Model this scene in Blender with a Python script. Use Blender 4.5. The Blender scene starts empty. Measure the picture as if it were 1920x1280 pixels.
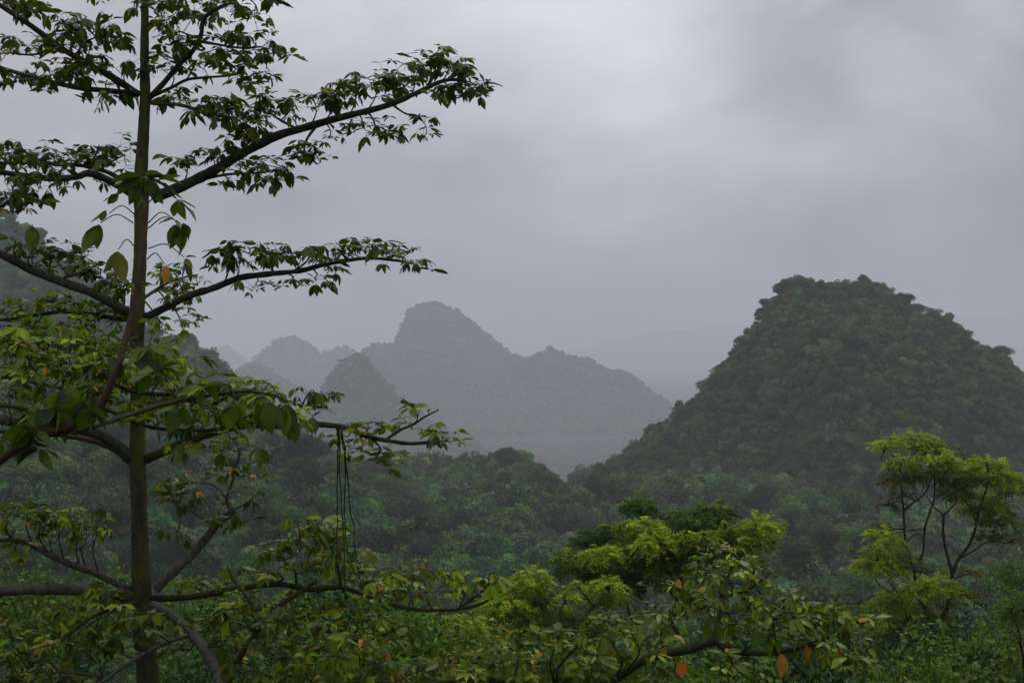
import bpy, math, random
import numpy as np
from mathutils import Vector

# ------------------------------------------------------------------ camera, world, sun, exposure
S = bpy.context.scene
F = 1920 * 40 / 36.0            # focal length in photo pixels
CZ = 85.0                       # camera height over the valley floor
def P(px, py, D):               # photo pixel at distance D (metres) -> world point
    return np.array([(px - 960) / F * D, D, CZ - (py - 640) / F * D])
cam_d = bpy.data.cameras.new('camera'); cam_d.lens = 40; cam_d.sensor_width = 36
cam_d.clip_start = 0.1; cam_d.clip_end = 20000
cam = bpy.data.objects.new('camera', cam_d); S.collection.objects.link(cam)
cam.location = (0, 0, CZ); cam.rotation_euler = (math.radians(90), 0, 0)
S.camera = cam

SUN_EL, SUN_AZ = 52, 25         # degrees; azimuth from +Y towards +X
W = bpy.data.worlds.new('World'); S.world = W; W.use_nodes = True
nt = W.node_tree; N = nt.nodes; Lk = nt.links
for n in list(N): N.remove(n)
def nd(nodes, t, **kw):
    n = nodes.new(t)
    for k, v in kw.items(): setattr(n, k, v)
    return n
def mth(nodes, links, op, a, b=None, clamp=False):
    m = nodes.new('ShaderNodeMath'); m.operation = op; m.use_clamp = clamp
    for i, v in enumerate((a, b)):
        if v is None: continue
        if hasattr(v, 'default_value') or hasattr(v, 'links'): links.new(v, m.inputs[i])
        else: m.inputs[i].default_value = v
    return m.outputs[0]
out = nd(N, 'ShaderNodeOutputWorld'); bg_sky = nd(N, 'ShaderNodeBackground'); bg_cl = nd(N, 'ShaderNodeBackground')
sky = nd(N, 'ShaderNodeTexSky', sky_type='NISHITA', sun_disc=False)
sky.sun_elevation = math.radians(SUN_EL); sky.sun_rotation = math.radians(SUN_AZ)
bg_sky.inputs['Strength'].default_value = 0.05
Lk.new(sky.outputs[0], bg_sky.inputs['Color'])
tc = nd(N, 'ShaderNodeTexCoord')
sep = nd(N, 'ShaderNodeSeparateXYZ'); Lk.new(tc.outputs['Generated'], sep.inputs[0])
mp = nd(N, 'ShaderNodeMapping'); mp.inputs['Scale'].default_value = (1.0, 1.0, 1.7)
Lk.new(tc.outputs['Generated'], mp.inputs[0])
n1 = nd(N, 'ShaderNodeTexNoise'); n1.inputs['Scale'].default_value = 3.2; n1.inputs['Detail'].default_value = 7
n1.inputs['Roughness'].default_value = 0.5; n1.inputs['Distortion'].default_value = 0.6
Lk.new(mp.outputs[0], n1.inputs['Vector'])
n2 = nd(N, 'ShaderNodeTexNoise'); n2.inputs['Scale'].default_value = 9; n2.inputs['Detail'].default_value = 6
n2.inputs['Roughness'].default_value = 0.52; Lk.new(mp.outputs[0], n2.inputs['Vector'])
M_ = lambda op, a, b=None, c=False: mth(N, Lk, op, a, b, c)
v = M_('ADD', M_('MULTIPLY', M_('SUBTRACT', n1.outputs[0], 0.5), 0.74), M_('MULTIPLY', M_('SUBTRACT', n2.outputs[0], 0.5), 0.36))
def blob(px, py, sharp, amt):   # a lighter or darker patch in the cloud deck round one direction
    d = P(px, py, 1.0) - np.array([0, 0, CZ]); d /= np.linalg.norm(d)
    dp = nd(N, 'ShaderNodeVectorMath', operation='DOT_PRODUCT'); Lk.new(tc.outputs['Generated'], dp.inputs[0])
    dp.inputs[1].default_value = tuple(d)
    e = M_('POWER', M_('MAXIMUM', dp.outputs['Value'], 0.0), sharp)
    return M_('MULTIPLY', e, amt)
for b in ((1250, 210, 160, .20), (1700, 190, 260, .12), (600, 60, 40, .10), (1400, 20, 300, -.10), (1900, 300, 90, -.06),
          (1760, 60, 500, -.06), (250, 420, 80, -.03), (1930, 570, 90, -.22), (1330, 120, 900, -.05), (1480, 110, 500, -.06), (1150, 330, 300, .05), (1560, 330, 400, .05), (900, 100, 120, -.03)):
    v = M_('ADD', v, blob(*b))
# overcast: brightens towards the zenith
up = M_('MULTIPLY', M_('MAXIMUM', sep.outputs[2], 0.0), 1.12)
v = M_('MAXIMUM', M_('ADD', M_('ADD', v, up), 0.305), 0.05)
cc = nd(N, 'ShaderNodeCombineColor')
Lk.new(M_('MULTIPLY', v, 0.985), cc.inputs[0]); Lk.new(M_('MULTIPLY', v, 0.98), cc.inputs[1]); Lk.new(M_('MULTIPLY', v, 1.075), cc.inputs[2])
Lk.new(cc.outputs[0], bg_cl.inputs['Color']); bg_cl.inputs['Strength'].default_value = 1.0
mxw = nd(N, 'ShaderNodeMixShader'); mxw.inputs[0].default_value = 0.94
Lk.new(bg_sky.outputs[0], mxw.inputs[1]); Lk.new(bg_cl.outputs[0], mxw.inputs[2]); Lk.new(mxw.outputs[0], out.inputs['Surface'])

sl = bpy.data.lights.new('sun', 'SUN'); sl.energy = 0.6; sl.angle = math.radians(25); sl.color = (1.0, 0.97, 0.92)
so = bpy.data.objects.new('sun', sl); S.collection.objects.link(so)
sd = Vector((math.sin(math.radians(SUN_AZ)) * math.cos(math.radians(SUN_EL)), math.cos(math.radians(SUN_AZ)) * math.cos(math.radians(SUN_EL)), math.sin(math.radians(SUN_EL))))
so.rotation_euler = sd.to_track_quat('Z', 'Y').to_euler(); so.location = (0, 0, 300)

S.view_settings.view_transform = 'Standard'; S.view_settings.look = 'None'
S.view_settings.gamma = 1; S.view_settings.use_curve_mapping = False
S.view_settings.exposure = 0.0
cy = S.cycles
cy.max_bounces = 6; cy.diffuse_bounces = 2; cy.glossy_bounces = 2; cy.transmission_bounces = 3; cy.volume_bounces = 3
cy.transparent_max_bounces = 4; cy.use_denoising = True; cy.caustics_reflective = False; cy.caustics_refractive = False
cy.use_adaptive_sampling = True; cy.adaptive_threshold = 0.015

rng = np.random.default_rng(7); random.seed(7)

# ------------------------------------------------------------------ helpers
def tag(o, label=None, cat=None, group=None, kind=None):
    if label: o['label'] = label
    if cat: o['category'] = cat
    if group: o['group'] = group
    if kind: o['kind'] = kind
    return o
def link(o, parent=None):
    S.collection.objects.link(o); o.parent = parent; return o
def empty(name, loc):
    o = bpy.data.objects.new(name, None); o.location = loc; o.empty_display_size = .3
    return link(o)

class MB:
    """collects vertices, faces and colours for one mesh"""
    def __init__(s): s.v = []; s.f = []; s.c = []; s.n = 0
    def add(s, v, f, c=None):
        v = np.asarray(v, float).reshape(-1, 3); s.v.append(v)
        for a in f: s.f.append((np.asarray(a) + s.n))
        s.c.append(np.tile(np.array([.1, .1, .1]), (len(v), 1)) if c is None else np.broadcast_to(np.asarray(c, float), (len(v), 3)))
        s.n += len(v)
    def build(s, name, mat, parent=None, smooth=False, local=None, scene=True):
        v = np.concatenate(s.v); c = np.concatenate(s.c)
        if local is not None: v = v - np.asarray(local)
        me = bpy.data.meshes.new(name)
        loops = np.concatenate([a.reshape(-1) for a in s.f]).astype(np.int32)
        cnt = np.concatenate([np.full(len(a), a.shape[1]) for a in s.f]).astype(np.int32)
        st = np.concatenate([[0], np.cumsum(cnt)[:-1]]).astype(np.int32)
        me.vertices.add(len(v)); me.vertices.foreach_set('co', v.astype(np.float32).ravel())
        me.loops.add(len(loops)); me.loops.foreach_set('vertex_index', loops)
        me.polygons.add(len(cnt)); me.polygons.foreach_set('loop_start', st); me.polygons.foreach_set('loop_total', cnt)
        if smooth: me.polygons.foreach_set('use_smooth', np.ones(len(cnt), bool))
        me.update(calc_edges=True)
        ca = me.color_attributes.new('col', 'FLOAT_COLOR', 'POINT')
        ca.data.foreach_set('color', np.concatenate([c, np.ones((len(c), 1))], 1).astype(np.float32).ravel())
        me.materials.append(mat)
        o = bpy.data.objects.new(name, me)
        if scene: link(o, parent)
        return o

def nrm(a): return a / np.maximum(np.linalg.norm(a, axis=-1, keepdims=True), 1e-9)
def smooth_path(pts, k=5):
    pts = np.asarray(pts, float)
    if len(pts) < 3: k = 3
    a = np.vstack([2 * pts[0] - pts[1], pts, 2 * pts[-1] - pts[-2]]); o = []
    for i in range(1, len(a) - 2):
        for t in np.arange(k) / k:
            p0, p1, p2, p3 = a[i - 1], a[i], a[i + 1], a[i + 2]
            o.append(.5 * ((2 * p1) + (p2 - p0) * t + (2 * p0 - 5 * p1 + 4 * p2 - p3) * t * t + (3 * p1 - p0 - 3 * p2 + p3) * t ** 3))
    o.append(pts[-1]); return np.array(o)
def tube(mb, pts, rad, sides=7, k=4, knobby=0.0, col=(.1, .1, .1)):
    """tapered bent tube through pts; rad = radius at each point (or start,end)"""
    pts = np.asarray(pts, float); rad = np.asarray(rad, float)
    if len(rad) != len(pts): rad = np.interp(np.linspace(0, 1, len(pts)), np.linspace(0, 1, len(rad)), rad)
    q = smooth_path(np.column_stack([pts, rad]), k); p, r = q[:, :3], np.maximum(q[:, 3], 1e-4)
    n = len(p)
    if knobby: r = r * (1 + knobby * rng.normal(size=n))
    t = nrm(np.gradient(p, axis=0)); ref = np.array([0.13, 1.0, 0.21]); 
    if abs(t[0] @ nrm(ref)) > .9: ref = np.array([1.0, 0.1, 0.2])
    a = nrm(np.cross(t, ref)); b = np.cross(t, a)
    ang = np.linspace(0, 2 * np.pi, sides, endpoint=False)
    rr = r[:, None] * (1 + knobby * .6 * rng.normal(size=(n, sides)))
    v = p[:, None] + rr[..., None] * (np.cos(ang)[None, :, None] * a[:, None] + np.sin(ang)[None, :, None] * b[:, None])
    i = np.arange(n - 1)[:, None]; j = np.arange(sides)[None]
    f = np.stack([i * sides + j, i * sides + (j + 1) % sides, (i + 1) * sides + (j + 1) % sides, (i + 1) * sides + j], -1).reshape(-1, 4)
    caps = np.array([list(range(sides))[::-1], [(n - 1) * sides + q for q in range(sides)]])
    mb.add(v.reshape(-1, 3), [f, caps], col)
    return p, r

# leaf blade template: midrib, two halves folded up a little
_t = np.array([0, .14, .36, .6, .82, 1.0]); _w = np.array([0, .58, 1.0, .92, .5, 0])
_LV = [(0, 0)]; 
for i in range(1, 5):
    for sgn in (-1, 0, 1): _LV.append((_t[i], sgn * _w[i]))
_LV.append((1.0, 0)); _LV = np.array(_LV)
_LQ = []; _LT = [(0, 2, 1), (0, 3, 2)]
for i in range(3):
    a = 1 + i * 3; _LQ += [(a, a + 1, a + 4, a + 3), (a + 1, a + 2, a + 5, a + 4)]
_LT += [(10, 11, 13), (11, 12, 13)]
_LQ = np.array(_LQ); _LT = np.array(_LT)
class Leaves:
    def __init__(s): s.r = []
    def add(s, p, d, L, w, col, bend=.3, roll=0.0): s.r.append((*p, *d, L, w, *col, bend, roll))
    def into(s, mb):
        if not s.r: return
        a = np.array(s.r); p = a[:, :3]; d = nrm(a[:, 3:6]); L = a[:, 6]; w = a[:, 7]; col = a[:, 8:11]; bend = a[:, 11]; roll = a[:, 12]
        up = np.tile([0, 0, 1.0], (len(a), 1)) + rng.normal(size=(len(a), 3)) * .18
        sd_ = nrm(np.cross(d, up)); nn = np.cross(sd_, d)
        cr, sr = np.cos(roll)[:, None], np.sin(roll)[:, None]
        sd_, nn = sd_ * cr + nn * sr, nn * cr - sd_ * sr
        u = _LV[:, 0][None]; vv = _LV[:, 1][None]
        fold = rng.uniform(.12, .4, len(a))[:, None]
        wav = rng.normal(size=(len(a), len(_LV))) * .02
        X = (u - .25 * bend[:, None] * u ** 2) * L[:, None]
        Z = (-bend[:, None] * u ** 2 * .55) * L[:, None] + np.abs(vv) * fold * w[:, None] + wav * L[:, None]
        Y = vv * w[:, None]
        v = p[:, None] + X[..., None] * d[:, None] + Y[..., None] * sd_[:, None] + Z[..., None] * nn[:, None]
        k = len(_LV); off = (np.arange(len(a)) * k)[:, None, None]
        c = np.repeat(col[:, None], k, 1).copy(); c[:, _LV[:, 1] == 0] *= 1.12
        mb.add(v.reshape(-1, 3), [(_LQ[None] + off).reshape(-1, 4), (_LT[None] + off).reshape(-1, 3)], c.reshape(-1, 3))

def _h(ix, iy, s):
    n = (ix * 374761393 + iy * 668265263 + s * 974711) & 0x7fffffff
    n = ((n ^ (n >> 13)) * 1274126177) & 0x7fffffff
    return ((n ^ (n >> 16)) & 0xffff) / 65535.0
def vnoise(x, y, s=0):
    x = np.asarray(x, float); y = np.asarray(y, float)
    ix = np.floor(x).astype(np.int64); iy = np.floor(y).astype(np.int64); fx = x - ix; fy = y - iy
    fx = fx * fx * (3 - 2 * fx); fy = fy * fy * (3 - 2 * fy)
    return ((_h(ix, iy, s) * (1 - fx) + _h(ix + 1, iy, s) * fx) * (1 - fy) + (_h(ix, iy + 1, s) * (1 - fx) + _h(ix + 1, iy + 1, s) * fx) * fy) * 2 - 1
def fbm(x, y, s=0, o=4):
    r = 0; a = 1
    for i in range(o): r = r + a * vnoise(x * 2 ** i, y * 2 ** i, s + i * 17); a *= .5
    return r

# ------------------------------------------------------------------ materials
def new_mat(name):
    m = bpy.data.materials.new(name); m.use_nodes = True
    for n in list(m.node_tree.nodes): m.node_tree.nodes.remove(n)
    return m, m.node_tree.nodes, m.node_tree.links
def leaf_mat(name, rough=.45, spec=.5, transl=.3, inst=0.0, noise=.35, scale=30, tcol=(1.0, 1.15, .45)):
    m, n, l = new_mat(name)
    o = nd(n, 'ShaderNodeOutputMaterial'); at = nd(n, 'ShaderNodeAttribute', attribute_name='col')
    tx = nd(n, 'ShaderNodeTexCoord'); nz = nd(n, 'ShaderNodeTexNoise'); nz.inputs['Scale'].default_value = scale; nz.inputs['Detail'].default_value = 3
    l.new(tx.outputs['Object'], nz.inputs['Vector'])
    hsv = nd(n, 'ShaderNodeHueSaturation'); l.new(at.outputs['Color'], hsv.inputs['Color'])
    val = mth(n, l, 'ADD', mth(n, l, 'MULTIPLY', mth(n, l, 'SUBTRACT', nz.outputs[0], .5), noise * 2), 1.0)
    if inst:
        oi = nd(n, 'ShaderNodeObjectInfo')
        val = mth(n, l, 'MULTIPLY', val, mth(n, l, 'ADD', mth(n, l, 'MULTIPLY', oi.outputs['Random'], inst), 1 - inst * .5))
        r2 = mth(n, l, 'FRACT', mth(n, l, 'MULTIPLY', oi.outputs['Random'], 37.7))
        l.new(mth(n, l, 'ADD', mth(n, l, 'MULTIPLY', r2, .05), .485), hsv.inputs['Hue'])
        r3 = mth(n, l, 'FRACT', mth(n, l, 'MULTIPLY', oi.outputs['Random'], 91.3))
        l.new(mth(n, l, 'ADD', mth(n, l, 'MULTIPLY', r3, .5), .65), hsv.inputs['Saturation'])
    l.new(val, hsv.inputs['Value'])
    pb = nd(n, 'ShaderNodeBsdfPrincipled'); l.new(hsv.outputs[0], pb.inputs['Base Color'])
    pb.inputs['Roughness'].default_value = rough; pb.inputs['Specular IOR Level'].default_value = spec
    tr = nd(n, 'ShaderNodeBsdfTranslucent'); mc = nd(n, 'ShaderNodeMix', data_type='RGBA', blend_type='MULTIPLY')
    mc.inputs[0].default_value = 1; l.new(hsv.outputs[0], mc.inputs[6]); mc.inputs[7].default_value = (*tcol, 1); l.new(mc.outputs[2], tr.inputs[0])
    mx = nd(n, 'ShaderNodeMixShader'); mx.inputs[0].default_value = transl
    l.new(pb.outputs[0], mx.inputs[1]); l.new(tr.outputs[0], mx.inputs[2]); l.new(mx.outputs[0], o.inputs['Surface'])
    return m
def bark_mat(name, a, b, scale=9, rough=.75, moss=(.05, .06, .02), mossamt=.45):
    m, n, l = new_mat(name)
    o = nd(n, 'ShaderNodeOutputMaterial'); tx = nd(n, 'ShaderNodeTexCoord'); mp = nd(n, 'ShaderNodeMapping')
    mp.inputs['Scale'].default_value = (1, 1, .35); l.new(tx.outputs['Object'], mp.inputs[0])
    nz = nd(n, 'ShaderNodeTexNoise'); nz.inputs['Scale'].default_value = scale * 3; nz.inputs['Detail'].default_value = 8; nz.inputs['Roughness'].default_value = .7
    l.new(mp.outputs[0], nz.inputs['Vector'])
    n2 = nd(n, 'ShaderNodeTexNoise'); n2.inputs['Scale'].default_value = scale * .5; n2.inputs['Detail'].default_value = 5; l.new(tx.outputs['Object'], n2.inputs['Vector'])
    rp = nd(n, 'ShaderNodeValToRGB'); rp.color_ramp.elements[0].position = .32; rp.color_ramp.elements[1].position = .68
    rp.color_ramp.elements[0].color = (*a, 1); rp.color_ramp.elements[1].color = (*b, 1); l.new(nz.outputs[0], rp.inputs[0])
    mr = nd(n, 'ShaderNodeMapRange'); mr.inputs[1].default_value = .45; mr.inputs[2].default_value = .65; mr.inputs[4].default_value = mossamt; l.new(n2.outputs[0], mr.inputs[0])
    mc = nd(n, 'ShaderNodeMix', data_type='RGBA'); l.new(mr.outputs[0], mc.inputs[0]); l.new(rp.outputs[0], mc.inputs[6]); mc.inputs[7].default_value = (*moss, 1)
    pb = nd(n, 'ShaderNodeBsdfPrincipled'); l.new(mc.outputs[2], pb.inputs['Base Color']); pb.inputs['Roughness'].default_value = rough; pb.inputs['Specular IOR Level'].default_value = .12
    bp = nd(n, 'ShaderNodeBump'); bp.inputs['Strength'].default_value = .8; bp.inputs['Distance'].default_value = .012; l.new(nz.outputs[0], bp.inputs['Height'])
    l.new(bp.outputs[0], pb.inputs['Normal']); l.new(pb.outputs[0], o.inputs['Surface']); return m
def ground_mat(name, cols, scale, rough=.9):
    m, n, l = new_mat(name)
    o = nd(n, 'ShaderNodeOutputMaterial'); g = nd(n, 'ShaderNodeNewGeometry')
    nz = nd(n, 'ShaderNodeTexNoise'); nz.inputs['Scale'].default_value = scale; nz.inputs['Detail'].default_value = 9; nz.inputs['Roughness'].default_value = .65
    l.new(g.outputs['Position'], nz.inputs['Vector'])
    rp = nd(n, 'ShaderNodeValToRGB'); e = rp.color_ramp.elements
    while len(e) < len(cols): e.new(.5)
    for i, c in enumerate(cols): e[i].position = .3 + .4 * i / (len(cols) - 1); e[i].color = (*c, 1)
    l.new(nz.outputs[0], rp.inputs[0])
    pb = nd(n, 'ShaderNodeBsdfPrincipled'); l.new(rp.outputs[0], pb.inputs['Base Color']); pb.inputs['Roughness'].default_value = rough
    pb.inputs['Specular IOR Level'].default_value = .2
    l.new(pb.outputs[0], o.inputs['Surface']); return m

M_hero = leaf_mat('glossy_leaf', rough=.24, spec=.15, transl=.3, noise=.3, scale=14)
M_fine = leaf_mat('feathery_leaf', rough=.6, spec=.12, transl=.35, noise=.25, scale=3)
M_bush = leaf_mat('bush_leaf', rough=.45, spec=.15, transl=.3, noise=.3, scale=2)
M_for = leaf_mat('forest_leaf', rough=.7, spec=.06, transl=.25, inst=1.1, noise=.35, scale=.6)
M_bark = bark_mat('mossy_bark', (.010, .010, .005), (.044, .042, .022), moss=(.045, .055, .008), mossamt=.85)
M_trunk = bark_mat('mossy_trunk_bark', (.020, .020, .010), (.075, .070, .038), moss=(.070, .080, .014), mossamt=.85)
M_bark_pale = bark_mat('pale_bark', (.025, .022, .016), (.115, .105, .085), moss=(.035, .042, .014), mossamt=.5)
M_bark_red = bark_mat('reddish_bark', (.02, .012, .006), (.065, .040, .022), moss=(.03, .032, .01), mossamt=.4)
M_bark_dark = bark_mat('dark_bark', (.010, .009, .008), (.04, .035, .03))
M_soil = ground_mat('forest_floor', [(.008, .012, .006), (.014, .022, .010), (.022, .032, .013)], .25)
M_slope = ground_mat('hill_slope', [(.012, .026, .010), (.022, .048, .014), (.038, .062, .018)], .5)

# paddy field: wet brown-grey mud with pale bund lines
M_field, n_, l_ = new_mat('paddy_mud')
o_ = nd(n_, 'ShaderNodeOutputMaterial'); g_ = nd(n_, 'ShaderNodeNewGeometry')
mp_ = nd(n_, 'ShaderNodeMapping'); mp_.inputs['Scale'].default_value = (.013, .016, 0); l_.new(g_.outputs['Position'], mp_.inputs[0])
vo = nd(n_, 'ShaderNodeTexVoronoi', feature='DISTANCE_TO_EDGE', voronoi_dimensions='2D'); vo.inputs['Scale'].default_value = 1; l_.new(mp_.outputs[0], vo.inputs['Vector'])
vc = nd(n_, 'ShaderNodeTexVoronoi', voronoi_dimensions='2D'); vc.inputs['Scale'].default_value = 1; l_.new(mp_.outputs[0], vc.inputs['Vector'])
sp_ = nd(n_, 'ShaderNodeSeparateColor'); l_.new(vc.outputs['Color'], sp_.inputs[0])
rp_ = nd(n_, 'ShaderNodeValToRGB'); rp_.color_ramp.elements[0].color = (.018, .014, .013, 1); rp_.color_ramp.elements[1].color = (.060, .048, .043, 1); l_.new(sp_.outputs[0], rp_.inputs[0])
mr_ = nd(n_, 'ShaderNodeMapRange'); mr_.inputs[1].default_value = .0; mr_.inputs[2].default_value = .05; mr_.inputs[3].default_value = 1; mr_.inputs[4].default_value = 0; l_.new(vo.outputs[0], mr_.inputs[0])
mx_ = nd(n_, 'ShaderNodeMix', data_type='RGBA'); l_.new(mr_.outputs[0], mx_.inputs[0]); l_.new(rp_.outputs[0], mx_.inputs[6]); mx_.inputs[7].default_value = (.11, .105, .08, 1)
pb_ = nd(n_, 'ShaderNodeBsdfPrincipled'); pb_.inputs['Roughness'].default_value = .95; pb_.inputs['Specular IOR Level'].default_value = .05; l_.new(mx_.outputs[2], pb_.inputs['Base Color']); l_.new(pb_.outputs[0], o_.inputs['Surface'])

# ------------------------------------------------------------------ terrain
_gy = np.array([-6000, -60, 0, 3, 10, 30, 80, 150, 300, 430, 470, 560, 640, 760, 1000, 12000])
_gz = np.array([70, 84, 83.3, 82.5, 76, 66, 49, 39, 33, 31, 28, 8, -15, -50, -90, -90])
def ground_z(x, y):
    x = np.asarray(x, float); y = np.asarray(y, float)
    z = np.interp(y, _gy, _gz)
    k = np.clip((y - 60) / 100, 0, 1) * np.clip((620 - y) / 150, 0, 1)
    z = z + 34 * np.exp(-((x + 115) / 60) ** 2 - ((y - 265) / 85) ** 2)
    z = z + 12 * np.exp(-((x + 90) / 40) ** 2 - ((y - 130) / 50) ** 2)
    z = z + 6 * np.exp(-((x - 1) / 13) ** 2 - ((y - 425) / 50) ** 2) - 14 * np.exp(-((x - 17) / 11) ** 2 - ((y - 450) / 80) ** 2)
    z = z - 3 * np.exp(-((x + 38) / 40) ** 2 - ((y - 400) / 60) ** 2)
    z = z + k * 5 * fbm(x / 60, y / 60, 3) + k * 3.0 * vnoise(x / 17, y / 17, 71)
    return z
def grid_mesh(name, xs, ys, zf, mat, label=None, kind='structure'):
    X, Y = np.meshgrid(xs, ys); Z = zf(X, Y); nx, ny = len(xs), len(ys)
    i = np.arange(ny - 1)[:, None]; j = np.arange(nx - 1)[None]
    f = np.stack([i * nx + j, i * nx + j + 1, (i + 1) * nx + j + 1, (i + 1) * nx + j], -1).reshape(-1, 4)
    mb = MB(); mb.add(np.stack([X, Y, Z], -1).reshape(-1, 3), [f]); o = mb.build(name, mat, smooth=True)
    tag(o, label, kind=kind); return o
gy = np.concatenate([np.linspace(-5800, -100, 12), np.linspace(-60, 60, 41), np.linspace(65, 700, 128), np.linspace(720, 1100, 30), np.linspace(1150, 9000, 110)])
gx = np.concatenate([np.linspace(-6800, -450, 16), np.linspace(-420, 420, 141), np.linspace(450, 6800, 16)])
grid_mesh('ground', gx, gy, ground_z, M_soil, 'dark forest floor of the valley')
fx = np.linspace(-110, 700, 60); fy = np.linspace(1050, 2600, 60)
grid_mesh('paddy_field', fx, fy, lambda x, y: 0 * x - 89.9, M_field, 'brown muddy paddy fields on the misty valley floor')

class Hill:
    def __init__(s, name, label, D, sil, base, k=.9, add=20, tree=4, rough=.035, seed=1, mask=None):
        a = np.array(sil, float); s.name = name; s.D = D; s.base = base; s.k = k; s.add = add; s.seed = seed; s.rough = rough
        s.x = (a[:, 0] - 960) / F * D; s.z = CZ - (a[:, 1] - 640) / F * D - tree; s.label = label
    def ridge(s, x): return np.maximum(np.interp(x, s.x, s.z, left=s.base - 8, right=s.base - 8), s.base - 8)
    def h(s, x, y):
        Z = s.ridge(x); H = Z - s.base; sc = np.maximum(H, 0)
        w = sc * s.k + s.add
        yy = y - s.D + .12 * w * vnoise(x / (s.add * 2.5), 0 * x + s.seed, s.seed)
        t = np.clip(np.abs(yy) / w, 0, 1.25)
        g = 1 - t ** 1.1 * (1 - .12 * np.sin(t * 5))
        n = fbm(x / (s.add * 1.8), y / (s.add * 1.8), s.seed) * s.rough * sc * np.clip(t * 2.5, 0, 1)
        return np.where(t > 1.24, -200.0, s.base + H * g + n - 3 * (t > 1))
    def build(s, nx=160, ny=70):
        wmax = (s.z.max() - s.base) * s.k + s.add
        grid_mesh(s.name, np.linspace(s.x[0], s.x[-1], nx), np.linspace(s.D - wmax, s.D + wmax, ny), s.h, M_slope, s.label)
        return s
right = Hill('hill_right', 'steep cone-shaped forested hill on the right', 420, [(1000, 960), (1060, 925), (1130, 880), (1180, 845), (1205, 815), (1235, 790), (1270, 765), (1300, 748), (1335, 715), (1345, 692), (1375, 665), (1390, 640), (1405, 612), (1430, 590), (1442, 555), (1470, 535), (1480, 516), (1510, 512), (1560, 520), (1577, 530), (1600, 522), (1640, 519), (1675, 535), (1697, 555), (1720, 575), (1770, 588), (1800, 602), (1815, 625), (1850, 640), (1875, 650), (1890, 675), (1920, 697), (1990, 740), (2100, 810), (2300, 920)], 28, k=.95, add=26, tree=4.6, seed=5).build()
left = Hill('hill_left', 'tall forested slope behind the big tree', 540, [(-420, 150), (-150, 320), (0, 395), (30, 402), (70, 432), (110, 470), (160, 505), (220, 548), (300, 612), (330, 630), (380, 655), (410, 685), (440, 708), (500, 762), (560, 808), (640, 850), (760, 905), (860, 950)], 15, k=.75, add=30, tree=5, seed=9).build()
peak = Hill('hill_small_peak', 'small sharp rocky peak left of the central mountain', 1700, [(480, 860), (560, 800), (590, 752), (612, 712), (630, 690), (648, 670), (668, 660), (693, 668), (705, 692), (725, 716), (745, 740), (790, 780), (850, 812), (930, 850)], -88, k=.8, add=20, tree=3, seed=13).build()
ridge = Hill('hill_low_ridge', 'low wooded ridge right of the central mountain', 2450, [(800, 790), (900, 710), (985, 672), (1010, 660), (1030, 653), (1060, 664), (1100, 670), (1135, 690), (1180, 696), (1210, 722), (1250, 752), (1300, 790)], -90, k=.9, add=25, tree=3, seed=21).build()
cent = Hill('hill_central', 'domed central mountain fading into mist', 2600, [(560, 780), (620, 720), (650, 690), (682, 652), (705, 642), (738, 642), (750, 615), (765, 582), (790, 566), (815, 563), (840, 571), (870, 590), (905, 615), (940, 645), (960, 662), (1000, 672), (1060, 684), (1130, 705), (1200, 735), (1280, 780)], -90, k=.9, add=30, tree=4, seed=33).build()
knob = Hill('hill_knob', 'small dark knoll at the foot of the far left peak', 2350, [(380, 780), (430, 712), (450, 694), (472, 676), (495, 686), (520, 704), (560, 725), (640, 780)], -90, k=.8, add=20, tree=3, seed=41).build()
farl = Hill('hill_far_left', 'pale rounded peaks to the left in mist', 3300, [(380, 720), (440, 705), (485, 665), (500, 650), (525, 633), (548, 629), (575, 641), (600, 661), (625, 655), (645, 646), (662, 658), (700, 690), (780, 730)], -90, k=.9, add=30, tree=3, seed=47).build()
fade = Hill('hill_fading', 'ghostly far hill almost lost in the mist', 5000, [(300, 720), (370, 690), (400, 656), (425, 645), (455, 668), (500, 700), (600, 740)], -90, k=.9, add=30, tree=0, seed=51).build(60, 30)
back = Hill('hill_back_right', 'dim far mountainside behind the right hill', 8000, [(900, 740), (1000, 680), (1080, 655), (1200, 628), (1320, 614), (1450, 606), (1600, 604), (1750, 600), (1830, 590), (1920, 585), (2050, 580), (2300, 600)], -90, k=1.1, add=60, tree=0, seed=57).build(120, 40)

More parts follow.
